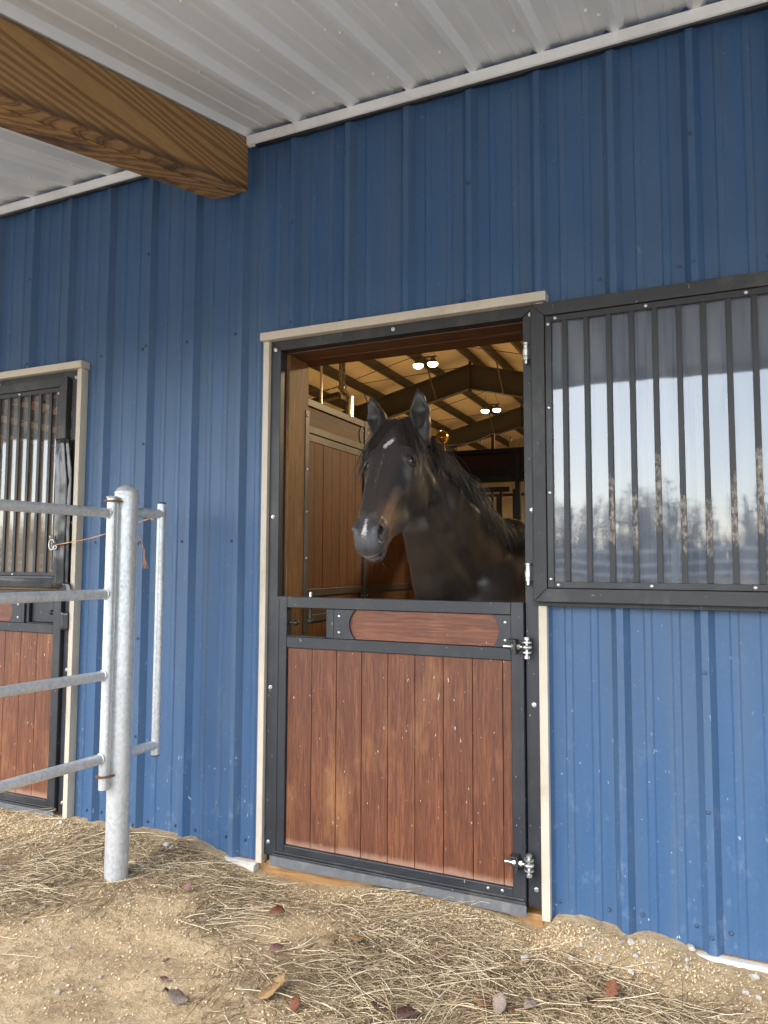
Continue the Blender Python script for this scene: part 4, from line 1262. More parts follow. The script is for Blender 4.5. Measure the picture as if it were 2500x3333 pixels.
# --- stall partition along x = XP: steel posts and rails, boards above and below
XP = -1.55
sp = empty('stall_partition', (XP, 2.0, -0.05), 'brown boarded stall partition in a steel frame left of the horse', 'stall partition')
def pbox(parent, name, x0, x1, y0, y1, z0, z1, mat, bev=0.003):
    return MB().box(x0, x1, y0, y1, z0, z1).build(name, M[mat], parent, bevel=bev)
py = [0.24, 2.10, 3.74]
for y in (0.235, 2.075, 3.72):
    pbox(sp, 'post', XP - 0.026, XP + 0.026, y, y + 0.05, -0.055, 2.50, 'brushed')
for a, b in ((0.286, 2.074), (2.126, 3.719)):
    for z0, z1, mt, w_ in ((2.446, 2.496, 'brushed', 0.024), (2.262, 2.312, 'brushed', 0.024), (2.208, 2.2615, 'brushed', 0.014), (1.152, 1.203, 'steel_dark', 0.024), (0.98, 1.03, 'steel_dark', 0.024), (0.0, 0.05, 'steel_dark', 0.024)):
        pbox(sp, 'rail', XP - w_, XP + w_, a, b, z0, z1, mt)
    pbox(sp, 'cross_board', XP - 0.012, XP + 0.010, a, b, 2.3125, 2.4455, 'plank_in_h')
    pbox(sp, 'cross_board', XP - 0.012, XP + 0.010, a, b, 1.0305, 1.1515, 'plank_in_h')
    for zc, hh in ((2.379, 0.066), (1.091, 0.060)):
        for s_, ye in ((1, a), (-1, b)):
            arc = [(ye + s_ * (0.075 - 0.03 * (t * t)), zc + hh * t) for t in np.linspace(-1, 1, 11)]
            mb = MB(); mb.prism([(ye, zc - hh)] + arc + [(ye, zc + hh)], 'x', XP + 0.0105, XP + 0.0165)
            mb.build('cutout_plate', M['steel_dark'], sp)
            for dz in (0.036, -0.036):
                o = bolt(sp, XP + 0.017, ye + s_ * 0.025, zc + dz, True); o.rotation_euler = (0, 0, math.pi / 2)
    n = int(round((b - a) / 0.132)); w_ = (b - a) / n
    for i in range(n):
        pbox(sp, 'plank', XP - 0.012, XP + 0.010 + rnd.uniform(-.001, .001), a + i * w_ + 0.0015, a + (i + 1) * w_ - 0.0015, 1.2035, 2.2075, 'plank_in', 0.002)
        pbox(sp, 'plank', XP - 0.012, XP + 0.010 + rnd.uniform(-.001, .001), a + i * w_ + 0.0015, a + (i + 1) * w_ - 0.0015, 0.0505, 0.9795, 'plank_in', 0.002)

# --- aisle side of the stall at y = 3.8
YA = 3.80
sf = empty('stall_grille_wall', (0.0, YA, -0.05), 'black steel stall front with a maroon board and barred gate behind the horse', 'stall front')
for x in (-1.60, -0.752, 0.62, 2.10): pbox(sf, 'post', x, x + 0.05, YA - 0.025, YA + 0.025, -0.055, 2.445, 'black_clean')
pbox(sf, 'top_rail', -1.60, 2.15, YA - 0.028, YA + 0.028, 2.4455, 2.492, 'black_clean')
for a, b in ((-1.549, -0.753), (-0.701, 0.619), (0.671, 2.099)):
    pbox(sf, 'cross_board', a, b, YA - 0.012, YA + 0.012, 2.300, 2.445, 'maroon')
    pbox(sf, 'rail', a, b, YA - 0.024, YA + 0.024, 2.235, 2.2995, 'black_clean')
    pbox(sf, 'rail', a, b, YA - 0.024, YA + 0.024, 2.165, 2.2345, 'black_clean')
    if b < -0.7: continue
    pbox(sf, 'rail', a, b, YA - 0.024, YA + 0.024, 1.20, 1.25, 'black_clean')
    k = a + 0.06
    while k < b - 0.03:
        pbox(sf, 'bar', k - 0.01, k + 0.01, YA - 0.008, YA + 0.008, 1.251, 2.164, 'black_clean', 0); k += 0.0862
    n = int((b - a) / 0.13)
    for i in range(n): pbox(sf, 'plank', a + i * (b - a) / n + .001, a + (i + 1) * (b - a) / n - .001, YA - 0.012, YA + 0.012, 0.02, 1.199, 'plank_in', 0.002)
# the gate with a dropped yoke, left part of the front
gt = empty('stall_gate', (-1.15, YA, 0), 'black barred stall gate seen right of the horse neck', 'gate')
for z0, z1, a, b in ((2.075, 2.125, -1.54, -0.82), (1.755, 1.80, -1.20, -0.82), (1.20, 1.25, -1.54, -0.76), (0.03, 0.08, -1.54, -0.76)):
    pbox(gt, 'rail', a, b, YA + 0.03, YA + 0.06, z0, z1, 'black_clean')
for i in range(8):
    x = -1.50 + 0.0845 * i
    pbox(gt, 'bar', x - 0.011, x + 0.011, YA + 0.036, YA + 0.054, 1.2505 if x < -1.2 or x > -0.85 else 1.8005, 2.0745, 'black_clean', 0)
for x in (-1.19, -1.02, -0.845):
    pbox(gt, 'bar', x - 0.013, x + 0.013, YA + 0.036, YA + 0.054, 1.2505, 1.7545, 'black_clean', 0)
pbox(gt, 'hinge_stile', -0.79, -0.765, YA + 0.03, YA + 0.06, 0.03, 2.10, 'black_clean')
for i in range(6):
    pbox(gt, 'plank', -1.54 + 0.13 * i + .001, -1.54 + 0.13 * (i + 1) - .001, YA + 0.034, YA + 0.056, 0.081, 1.199, 'plank_in', 0.002)

# --- stalls across the aisle
of = empty('far_stall_wall', (-3.0, 8.2, -0.05), 'dim brown boarded stall front across the aisle, seen between the gate bars', 'stall front')
for i, x in enumerate(np.arange(-6.2, 1.0, 1.35)):
    pbox(of, 'post', x, x + 0.06, 8.17, 8.23, -0.055, 2.44, 'black_clean')
    pbox(of, 'cross_board', x + 0.061, x + 1.349, 8.185, 8.215, 1.62, 1.95, 'plank_in')
    pbox(of, 'rail', x + 0.061, x + 1.349, 8.175, 8.225, 1.951, 2.0, 'black_clean')
    pbox(of, 'rail', x + 0.061, x + 1.349, 8.175, 8.225, 1.40, 1.45, 'black_clean')
    for j in range(9): pbox(of, 'plank', x + 0.062 + j * 0.143, x + 0.203 + j * 0.143, 8.188, 8.212, 0.0, 1.399, 'plank_in', 0)
pbox(of, 'top_rail', -6.2, 0.61, 8.17, 8.23, 2.441, 2.49, 'black_clean')

# --- things on top of the stall front
tg = NT('gold_mirror_finish'); gold = tg.bsdf((0.62, 0.42, 0.10), 0.16, 1.0)
gb = empty('gold_ball', (-1.495, YA, 2.492), 'shiny gold ball ornament on the stall front behind the horse', 'ornament')
mb = MB(); mb.lathe(ball(0, 0.069, 20), (-1.495, YA, 2.645), 'z', 28); mb.build('ball', gold, gb, smooth=True)
mb = MB(); mb.lathe([(0.022, 0.0), (0.024, 0.02), (0.012, 0.05), (0.016, 0.084), (0.010, 0.09)], (-1.480, YA, 2.4925), 'z', 14); mb.build('stem', gold, gb, smooth=50)
mb = MB(); mb.box(-0.985, -0.955, YA - 0.015, YA + 0.015, 2.4925, 2.650); tag(mb.build('wooden_stake', M['post_wood'], bevel=0.002), 'short wooden stake holding up the string of bulbs behind the horse', 'stake')
sl = empty('string_lights', (-0.97, YA, 2.5), 'thin cord with small hanging bulbs strung behind the horse', 'string lights')
def sag(a, b, s_, n=14):
    a, b = Vector(a), Vector(b)
    return [a.lerp(b, i / n) - Vector((0, 0, s_ * 4 * (i / n) * (1 - i / n))) for i in range(n + 1)]
cord1 = sag((-1.47, YA, 2.565), (-0.986, YA - .017, 2.640), 0.035); cord2 = sag((-0.954, YA - .017, 2.640), (0.2, YA, 2.60), 0.06)
MB().tube(cord1 + cord2, 0.0035, 6).build('cord', M['white_trim'], sl, smooth=True)
glassb = NT('pale_bulb_glass').bsdf((0.62, 0.58, 0.50), 0.12)
for c_, i in ((cord1, 4), (cord1, 11), (cord2, 2), (cord2, 6), (cord2, 10)):
    p = c_[i]
    mb = MB(); mb.lathe([(0.003, 0.0), (0.0065, -0.004), (0.0065, -0.022), (0.0035, -0.024)], tuple(p), 'z', 8); s_ = mb.build('socket', M['black_clean'], sl, smooth=50)
    mb = MB(); mb.lathe([(0.004, -0.0245), (0.0105, -0.038), (0.0105, -0.050), (0.004, -0.060)], tuple(p), 'z', 10); mb.build('bulb', glassb, sl, smooth=50)

# --- barn shell with rigid frames, purlins and insulated ceiling
RX, RZ, RS = -5.66, 7.47, 0.254
def frame_z(x): return RZ - RS * abs(x - RX)
sh = empty('barn_roof', (RX, 20, 3.0), 'warm lit barn roof on dark steel rafters and purlins inside, over the horse', 'roof')
t_ = NT('vinyl_ceiling_insulation')
wr = t_.noise(t_.coord((0.6, 2.2, 1)), 2.2, 3, 0.6)
ceil_m = t_.bsdf(t_.mix(wr, (0.60, 0.55, 0.46), (0.70, 0.66, 0.57)), 0.6, bump=wr, bstr=0.5, bdist=0.06)
frame_m = mat_plain('grey_primer_steel', (0.060, 0.056, 0.050), 0.55, var=0.12, scale=3, dirt=(0.09, 0.075, 0.055), dirt_amt=0.3)
purl_m = mat_plain('grey_purlin_steel', (0.085, 0.078, 0.068), 0.5, var=0.1, scale=3, dirt=(0.10, 0.085, 0.06), dirt_amt=0.3)
PITCH_X = 1.06
for s_ in (-1, 1):
    nb = 11
    for i in range(nb):
        xa, xb = RX + s_ * PITCH_X * i, RX + s_ * PITCH_X * (i + 1)
        za, zb = frame_z(xa) + 0.335, frame_z(xb) + 0.335
        # slightly billowing blanket between purlins
        vs, n = [], 6
        ys = np.linspace(0.06, 31.0, 32)
        for y in ys:
            for k in range(n + 1):
                f_ = k / n
                vs.append((xa + (xb - xa) * f_, y, za + (zb - za) * f_ - 0.035 * math.sin(f_ * math.pi) * (0.6 + 0.4 * math.sin(y * 2.1 + i))))
        mb = MB(); mb.add(vs, [(j * (n + 1) + k, j * (n + 1) + k + 1, (j + 1) * (n + 1) + k + 1, (j + 1) * (n + 1) + k) for j in range(len(ys) - 1) for k in range(n)])
        mb.build('ceiling_blanket', ceil_m, sh, smooth=True)
        if i > 0 or s_ > 0:
            xc = xa + (0.14 if i == 0 else 0)
            zc = frame_z(xc)
            mb = MB()
            mb.box(xc - 0.004, xc + 0.004, 0.1, 30.9, zc + 0.004, zc + 0.326)
            mb.box(xc - 0.0005, xc + 0.062, 0.1, 30.9, zc + 0.002, zc + 0.010)
            mb.box(xc - 0.062, xc + 0.0005, 0.1, 30.9, zc + 0.320, zc + 0.328)
            mb.build('purlin', purl_m, sh)
for yf in (18.0, 24.6):
    for s_ in (-1, 1):
        xe = RX + s_ * 11.4
        d0, d1 = 0.76, 0.70
        mb = MB()
        def quadbox(x0, x1, z0a, z1a, z0b, z1b, ya, yb):
            mb.add([(x0, ya, z0a), (x1, ya, z0b), (x1, ya, z1b), (x0, ya, z1a), (x0, yb, z0a), (x1, yb, z0b), (x1, yb, z1b), (x0, yb, z1a)],
                   [(0, 1, 2, 3), (7, 6, 5, 4), (0, 4, 5, 1), (3, 2, 6, 7), (0, 3, 7, 4), (1, 5, 6, 2)])
        x0 = RX + s_ * 0.012
        za, zb = frame_z(x0), frame_z(xe)
        quadbox(x0, xe, za - d0 + .012, za - .012, zb - d1 + .012, zb - .012, yf - 0.005, yf + 0.005)
        quadbox(x0, xe, za - .0118, za, zb - .0118, zb, yf - 0.11, yf + 0.11)
        quadbox(x0, xe, za - d0, za - d0 + .0118, zb - d1, zb - d1 + .0118, yf - 0.11, yf + 0.11)
        mb.build('rafter', frame_m, sh)
        pbox(sh, 'column', xe - 0.13, xe + 0.13, yf - 0.11, yf + 0.11, -0.055, zb - 0.02, 'steel_dark')
        # flange braces up to the purlins
        for k in (1, 3, 5, 7):
            xk = RX + s_ * PITCH_X * k
            MB().tube([(xk, yf - 0.10, frame_z(xk) - 0.72), (xk + .02, yf - 0.95, frame_z(xk) + 0.06)], 0.022, 6).build('flange_brace', purl_m, sh)
    MB().box(RX - 0.0115, RX + 0.0115, yf - 0.115, yf + 0.115, RZ - 0.86, RZ + 0.10).build('ridge_plate', frame_m, sh)
# sag rods and bracing cables
for y in (10.2, 13.0, 15.8, 21.2, 27.5):
    for s_ in (-1, 1):
        MB().tube([(RX, y, RZ + 0.03), (RX + s_ * 11, y, frame_z(RX + 11) + 0.03)], 0.011, 5).build('sag_rod', M['black_clean'], sh)
for a, b in (((RX - 9, 12.0, frame_z(RX - 9) - .03), (RX + 0.2, 17.9, RZ - .06)), ((RX - 8, 18.1, frame_z(RX - 8) - .06), (RX + .3, 24.5, RZ - .05))):
    MB().tube([a, b], 0.010, 5).build('brace_cable', M['black_clean'], sh)
bs = empty('barn_shell', (RX, 31, 0), 'dim metal walls enclosing the barn interior behind the horse', 'wall')
shell_m = mat_plain('pale_liner_wall', (0.36, 0.33, 0.28), 0.6, var=0.1, scale=2)
MB().box(-17.3, 6.0, 31.0, 31.1, -0.3, 7.9).build('end_wall', shell_m, bs)
for x in (-17.3, 5.9): MB().box(x, x + 0.1, 0.3, 31.0, -0.3, 5.2).build('side_wall', shell_m, bs)
mb = MB(); mb.box(-17.3, 6.0, 0.19, 0.22, 3.601, 8.0); mb.box(-17.3, -6.51, 0.19, 0.22, -0.3, 3.6); mb.box(4.61, 6.0, 0.19, 0.22, -0.3, 3.6)
mb.build('gable_lining', shell_m, bs)
# outer skin of the gable above the porch roof
MB().box(-17.3, 6.0, 0.0, 0.05, 3.62, 8.0).build('gable_siding', M['siding'], bs)

# --- twin lamps hung under the ridge
lamp_e = mat_emit('lit_lamp_face', (1.0, 0.82, 0.50), 5.0)
LAMPS = [(RX, 14.2, 6.5, 'bright twin lamp hanging under the ridge, nearest the doorway'), (RX, 20.3, 6.5, 'bright twin lamp hanging under the ridge beyond the first dark rafter'), (2.6, 7.0, 5.0, 'twin lamp out of sight to the right lighting the stall')]
for LX, y, LZ, llab in LAMPS:
    L = empty('hanging_lamp', (LX, y, LZ), llab, 'lamp', 'lamps hung in the barn')
    for s_ in (-1, 1):
        mb = MB(); mb.lathe([(0.04, 0.16), (0.07, 0.10), (0.14, 0.02), (0.15, 0.0)], (LX + s_ * 0.20, y, LZ + 0.02), 'z', 18); mb.build('housing', M['brushed'], L, smooth=50)
        mb = MB(); mb.lathe([(0.02, 0.006), (0.128, 0.0), (0.125, -0.045), (0.07, -0.085), (0.01, -0.095)], (LX + s_ * 0.20, y, LZ + 0.017), 'z', 18); mb.build('lens', lamp_e, L, smooth=50)
    MB().box(LX - 0.3, LX + 0.3, y - 0.02, y + 0.02, LZ + 0.181, LZ + 0.21).build('crossbar', M['steel_dark'], L)
    for s_ in (-0.25, 0.25): MB().tube([(LX + s_, y, LZ + 0.21), (LX, y, frame_z(LX) + .1)], 0.006, 5).build('cable', M['steel_dark'], L)
    ld = bpy.data.lights.new('lamp_glow', 'SPOT'); ld.spot_size = math.radians(165); ld.spot_blend = 0.35
    ld.energy = 540 if LX < 0 else 250; ld.color = (1.0, 0.74, 0.42); ld.shadow_soft_size = 0.18
    lo = link(bpy.data.objects.new('lamp_glow', ld)); lo.location = (LX, y, LZ - 0.22); adopt(lo, L)

# --- silver flue and pipes beside the partition, further back
fl = empty('flue_duct', (-9.4, 14.0, 0), 'silver flue pipe with a double elbow rising to the barn roof', 'duct')
def on_y(px, py, yy):
    """point where the sight line through a pixel of the 2500 px wide picture meets the plane y = yy"""
    d = fw + r2 * ((px - 1250) / FPX) - u2 * ((py - 1666.5) / FPX)
    t = (yy - CAM[1]) / d.y
    return Vector(CAM) + d * t
YF = 14.0
pA, pB, pC, pD = on_y(1114, 1150, YF), on_y(1114, 1262, YF), on_y(1140, 1296, YF), on_y(1138, 1400, YF)
duct_m = mat_plain('galvanised_duct', (0.55, 0.54, 0.52), 0.25, 0.9, var=0.15, scale=6, dirt_amt=0.1)
MB().tube([(pA.x, YF, frame_z(pA.x) + 0.3), pA, pB, pB + Vector((0.05, 0, -.12)), pC + Vector((-.05, 0, .1)), pC, pD, (pD.x, YF, -0.05)], [0.085, 0.085, 0.085, 0.09, 0.098, 0.105, 0.105, 0.105], 18).build('pipe', duct_m, fl, smooth=50)
for p in (pB, pC): MB().lathe([(0.113, -0.03), (0.116, 0), (0.113, 0.03)], tuple(p), 'z', 18).build('collar', duct_m, fl, smooth=50)
q0, q1 = on_y(1105, 1285, YF), on_y(930, 1330, YF)
MB().tube([q0, q1], 0.09, 14).build('side_pipe', M['steel_dark'], fl, smooth=50)
v0 = on_y(1046, 1220, 12.0)
tag(MB().tube([(v0.x, 12, frame_z(v0.x) + .15), (v0.x, 12, -0.05)], 0.03, 10).build('white_conduit', M['white_trim'], smooth=50), 'thin white vertical pipe in front of the silver flue', 'pipe')
# ------------------------------------------------------------------ galvanised pipe post, rails and short filler panel
PX, PY = -1.547, -0.437
fd_ = Vector((0.094, 0.9956, 0)).normalized()
post = empty('fence_post', (PX, PY, -0.05), 'thick galvanised pipe post with a domed cap in the sandy ground', 'post')
mb = MB(); mb.tube([(PX, PY, -0.45), (PX, PY, 0.6), (PX, PY, 1.69)], 0.0515, 32); mb.build('pipe', M['galv'], post, smooth=50)
mb = MB(); mb.lathe([(0.0545, -0.012), (0.0555, 0.0), (0.0550, 0.020), (0.0570, 0.024), (0.0550, 0.029), (0.048, 0.041), (0.034, 0.053), (0.015, 0.061), (0.002, 0.062)], (PX, PY, 1.676), 'z', 32); mb.build('cap', M['galv'], post, smooth=50)
for z in (1.655, 0.424):
    mb = MB()
    c = Vector((PX, PY, z)) - fd_ * 0.083
    sd = Vector((fd_.y, -fd_.x, 0))
    pts = []
    for t in np.linspace(-0.25 * math.pi, 1.25 * math.pi, 15): pts.append(c - fd_ * 0.036 * math.sin(t) - sd * 0.036 * math.cos(t))
    ring_o = [c + fd_ * 0.030 - sd * 0.036] + [c - fd_ * 0.036 * math.sin(t) - sd * 0.036 * math.cos(t) for t in np.linspace(0, math.pi, 12)] + [c + fd_ * 0.030 + sd * 0.036]
    ring_i = [c + fd_ * 0.030 + sd * 0.026] + [c - fd_ * 0.026 * math.sin(t) - sd * 0.026 * math.cos(t) for t in np.linspace(math.pi, 0, 12)] + [c + fd_ * 0.030 - sd * 0.026]
    mb.prism([(p.x, p.y) for p in ring_o + ring_i], 'z', z - 0.004, z + 0.004)
    mb.build('bracket', M['rust'], post, bevel=0.001)

pan = empty('pipe_fence_panel', (PX - .01, PY - .08, 0.36), 'galvanised pipe panel of four rails running out of the left edge', 'fence panel')
vb = Vector((PX, PY, 0)) - fd_ * 0.083
mb = MB(); mb.tube([(vb.x, vb.y, 0.365), (vb.x, vb.y, 0.8), (vb.x, vb.y, 1.668)], 0.0232, 24); mb.build('upright', M['galv'], pan, smooth=50)
mb = MB(); mb.lathe([(0.027, 0.0), (0.029, 0.004), (0.027, 0.008), (0.018, 0.010)], (vb.x, vb.y, 1.6685), 'z', 24); mb.build('upright_cap', M['galv'], pan, smooth=50)
for z in (1.600, 1.232, 0.868, 0.502):
    s_ = Vector((vb.x, vb.y, z)) - fd_ * 0.012
    mb = MB(); mb.tube([s_, s_ - fd_ * 0.02, s_ - fd_ * 1.2, s_ - fd_ * 2.3], [0.0205, 0.0225, 0.0225, 0.0225], 20)
    rl = mb.build('rail', M['galv'], pan, smooth=50)
    mb = MB(); q = s_ - fd_ * 0.012
    ringp = [q + (Vector((0, 0, 1)) * math.cos(t) + Vector((fd_.y, -fd_.x, 0)) * math.sin(t)) * 0.0235 for t in np.linspace(0, 2 * math.pi, 21)]
    mb.tube(ringp, 0.0035, 6, cap=False); mb.build('weld', M['galv'], rl, smooth=True)
e_ = vb - fd_ * 2.33
mb = MB(); mb.tube([(e_.x, e_.y, -0.05), (e_.x, e_.y, 1.668)], 0.0232, 20); mb.build('upright', M['galv'], pan, smooth=50)

fil = empty('filler_panel', (PX + .02, PY + .2, 0.44), 'short two-rail pipe filler between the thick post and the blue wall', 'fence panel')
ve = Vector((PX, PY, 0)) + fd_ * 0.215
mb = MB(); mb.tube([(ve.x, ve.y, 0.452), (ve.x, ve.y, 1.0), (ve.x, ve.y, 1.664)], 0.0205, 24); mb.build('upright', M['galv'], fil, smooth=50)
for z in (1.6645, 0.4475):
    mb = MB(); mb.lathe([(0.021, 0.0), (0.021, 0.005), (0.017, 0.007)] if z > 1 else [(0.017, -0.002), (0.021, 0.0), (0.021, 0.004)], (ve.x, ve.y, z), 'z', 20); mb.build('end_cap', M['black_clean'], fil, smooth=50)
for z in (1.614, 0.498):
    a = Vector((PX, PY, z)) + fd_ * 0.048; b = Vector((ve.x, ve.y, z)) - fd_ * 0.004
    mb = MB(); mb.tube([a, b], 0.0222, 20); mb.build('rail', M['galv'], fil, smooth=50)

# orange twine from the clip on the closed door to the filler panel
tw = empty('baling_twine', (-2.40, -0.08, 1.46), 'orange baling twine tied from the closed door to the galvanised pipes', 'twine')
ca, cb = Vector((-2.395, -0.085, 1.472)), Vector((ve.x - 0.022, ve.y - 0.005, 1.612))
pts = [ca.lerp(cb, i / 12) - Vector((0, 0, 0.02 * 4 * (i / 12) * (1 - i / 12))) for i in range(13)]
for off in (0.0, 0.003): MB().tube([p + Vector((0, off, off * math.sin(i))) for i, p in enumerate(pts)], 0.0022, 6).build('strand', M['twine'], tw, smooth=True)
loop = [Vector((ve.x, ve.y, 1.605)) + Vector((math.cos(t) * 0.0245, math.sin(t) * 0.0245, 0.020 * math.sin(t * 0.5 + 0.4))) for t in np.linspace(0, 2 * math.pi, 18)]
MB().tube(loop, 0.0024, 6, cap=False).build('loop', M['twine'], tw, smooth=True)
MB().tube([(ve.x - .03, ve.y - .03, 1.595), (ve.x - .018, ve.y - .028, 1.586), (ve.x - .04, ve.y - .03, 1.59)], 0.005, 7).build('knot', M['twine'], tw, smooth=True)
fray = MB(); hp = Vector((PX + 0.065, PY + 0.05, 1.41))
for i in range(14):
    q = hp + Vector((rnd.gauss(0, .003), rnd.gauss(0, .003), 0)); v = Vector((rnd.gauss(0.12, .14), rnd.gauss(0, .1), -1))
    fray.tube([q + Vector((0, 0, .03)), q, q + v * 0.03, q + v * 0.062 + Vector((rnd.gauss(0, .004), 0, 0))], 0.0009, 4)
fo = fray.build('frayed_end', M['twine'], tw, smooth=True); fo['kind'] = 'stuff'
fray2 = MB(); fray2.tube([(PX + 0.052, PY + 0.02, 1.50), (PX + 0.060, PY + 0.04, 1.47), (hp.x, hp.y, hp.z + .02)], 0.0022, 6); fray2.build('strand', M['twine'], tw, smooth=True)

cl = empty('snap_clip', (-2.41, -0.08, 1.44), 'small metal snap clip on the edge of the closed door at the left', 'clip')
mb = MB(); ring = [(-2.425 + 0.020 * math.cos(t), -0.086, 1.474 + 0.030 * math.sin(t)) for t in np.linspace(0.3, 2 * math.pi - 0.1, 16)]
mb.tube(ring, 0.0042, 7); mb.build('hook', M['bolt'], cl, smooth=True)
mb = MB(); mb.tube([(-2.432, -0.088, 1.508), (-2.434, -0.090, 1.525)], [0.008, 0.006], 8); mb.build('thumb_piece', M['bolt'], cl, smooth=True)
mb = MB(); ring = [(-2.398 + 0.013 * math.cos(t), -0.086, 1.458 + 0.010 * math.sin(t)) for t in np.linspace(0, 2 * math.pi, 14)]
mb.tube(ring, 0.0035, 7, cap=False); mb.build('swivel_ring', M['bolt'], cl, smooth=True)
# ------------------------------------------------------------------ ground and what lies on it
WL = [(-6, -0.02), (-2.6, -0.015), (-2.3, -0.012), (-2.0, -0.010), (-1.75, 0.004), (-1.45, 0.004), (-1.32, -0.030), (-1.22, -0.052), (-1.12, -0.068), (-1.02, -0.090), (-0.85, -0.105), (-0.62, -0.085), (-0.42, -0.040), (-0.15, -0.028),
      (0.08, -0.038), (0.20, -0.068), (0.28, -0.085), (0.345, -0.022), (0.45, -0.004), (0.56, -0.016), (0.63, -0.034), (0.70, -0.012), (0.80, -0.028), (0.88, -0.050), (1.0, -0.054), (1.3, -0.058), (6, -0.07)]
def wall_line(x):
    for (a, za), (b, zb) in zip(WL, WL[1:]):
        if a <= x <= b: return za + (zb - za) * (x - a) / (b - a)
    return -0.05
def gz(x, y):
    """height of the ground"""
    base = -0.055 + 0.020 * math.exp(-((x + 1.8) / 0.8) ** 2 - ((y + 0.4) / 0.5) ** 2)
    near = max(0.0, min(1.0, (y + 0.42) / 0.36))
    near = near * near * (3 - 2 * near)
    h = base * (1 - near) + wall_line(x) * near
    d = math.hypot(x - 0.2, y + 1.0)
    amp = 1.0 if d < 6 else 0.4
    h += amp * (0.016 * mnoise.noise(Vector((x * 1.7, y * 1.7, 0.3))) + 0.014 * mnoise.noise(Vector((x * 5.1, y * 5.1, 2.0))) + 0.005 * mnoise.noise(Vector((x * 15, y * 15, 5.0))) * (1 if d < 4 else 0)) * (1 - 0.75 * near)
    if d < 3.2: h += 0.0022 * mnoise.noise(Vector((x * 47, y * 47, 1.0)))
    return h
def axis_pts(lo, f0, f1, hi, st):
    a = list(np.arange(f0, f1, st)); s = st; p = a[-1]
    while p < hi: s *= 1.35; p += s; a.append(min(p, hi))
    b, s, p = [], st, a[0]
    while p > lo: s *= 1.35; p -= s; b.append(max(p, lo))
    return b[::-1] + a
gx = axis_pts(-160, -3.2, 1.7, 160, 0.018)
gy = [y for y in axis_pts(-240, -1.75, 0.05, 0.052, 0.018) if y <= 0.053]
vs = [(x, y, gz(x, y)) for y in gy for x in gx]
n = len(gx)
mb = MB(); mb.v = vs; mb.f = [(j * n + i, j * n + i + 1, (j + 1) * n + i + 1, (j + 1) * n + i) for j in range(len(gy) - 1) for i in range(n - 1)]; mb.mi = [0] * len(mb.f)
me = bpy.data.meshes.new('ground'); me.from_pydata(mb.v, [], mb.f); me.materials.append(M['ground']); shade(me, True)
ground = link(bpy.data.objects.new('ground', me)); ground['kind'] = 'structure'

# added pale ground in front of the porch, bouncing light up onto its ceiling
mb = MB(); yx = np.linspace(-40, 30, 36); yy_ = np.linspace(-34, -3.35, 24)
mb.add([(x, y, -0.012 + 0.03 * mnoise.noise(Vector((x * 0.2, y * 0.2, 0)))) for y in yy_ for x in yx], [(j * 36 + i, j * 36 + i + 1, (j + 1) * 36 + i + 1, (j + 1) * 36 + i) for j in range(23) for i in range(35)])
yard = mb.build('bounce_yard', M['yard'], smooth=True, recalc=False); yard['kind'] = 'structure'

def on_ground(px, py):
    """where the sight line through a pixel of the 2500 px wide picture meets the ground"""
    d = fw + r2 * ((px - 1250) / FPX) - u2 * ((py - 1666.5) / FPX)
    z = -0.05
    for _ in range(4):
        t = (z - CAM[2]) / d.z
        p = Vector(CAM) + d * t
        if p.y > -0.02: p = Vector(CAM) + d * ((-0.02 - CAM[1]) / d.y)
        z = gz(p.x, p.y)
    return Vector((p.x, p.y, z))

# --- hay: thousands of thin bent stalks, thick in drifts and thin on the sandy patches
R2 = random.Random(11)
SAND = [((300, 3200), 0.34), ((150, 3050), 0.2), ((1060, 2890), 0.22), ((2050, 3010), 0.34), ((2350, 3120), 0.30), ((1850, 3000), 0.2), ((950, 3020), 0.16), ((1400, 2880), 0.16), ((520, 2960), 0.10)]
DRIFT = [((1500, 3200), 0.34), ((1150, 3180), 0.28), ((1900, 3260), 0.30), ((1750, 3130), 0.2), ((250, 2760), 0.26), ((560, 2800), 0.20), ((800, 2900), 0.2), ((1050, 2960), 0.18), ((120, 2900), 0.25), ((2200, 3290), 0.25), ((1250, 2830), 0.12), ((1350, 3040), 0.2), ((650, 3000), 0.15)]
SAND = [(on_ground(*p), r) for p, r in SAND]; DRIFT = [(on_ground(*p), r) for p, r in DRIFT]
def hay_density(x, y):
    v = 0.30 + 0.35 * mnoise.noise(Vector((x * 2.6, y * 2.6, 9.0)))
    for c, r in DRIFT: v += 0.62 * math.exp(-((x - c.x) ** 2 + (y - c.y) ** 2) / (r * r))
    for c, r in SAND: v -= 0.9 * math.exp(-((x - c.x) ** 2 + (y - c.y) ** 2) / (r * r))
    return v
hv = []
for x, y, z in vs:
    hv.append(min(1.0, max(0.0, (hay_density(x, y) - 0.38) * 1.3)) if abs(x) < 8 and y > -5 else 0.25)
ha = me.attributes.new('humus', 'FLOAT', 'POINT'); ha.data.foreach_set('value', hv)
t_ = NT('dry_hay')
at_ = t_.n('Attribute', attribute_name='tone')
hc = t_.ramp(at_.outputs['Fac'], [(0.0, (0.055, 0.036, 0.019)), (0.3, (0.17, 0.118, 0.060)), (0.6, (0.37, 0.28, 0.155)), (0.85, (0.56, 0.45, 0.28)), (1.0, (0.70, 0.60, 0.42))])
hay_m = t_.bsdf(hc, 0.6, Specular_IOR_Level=0.3)
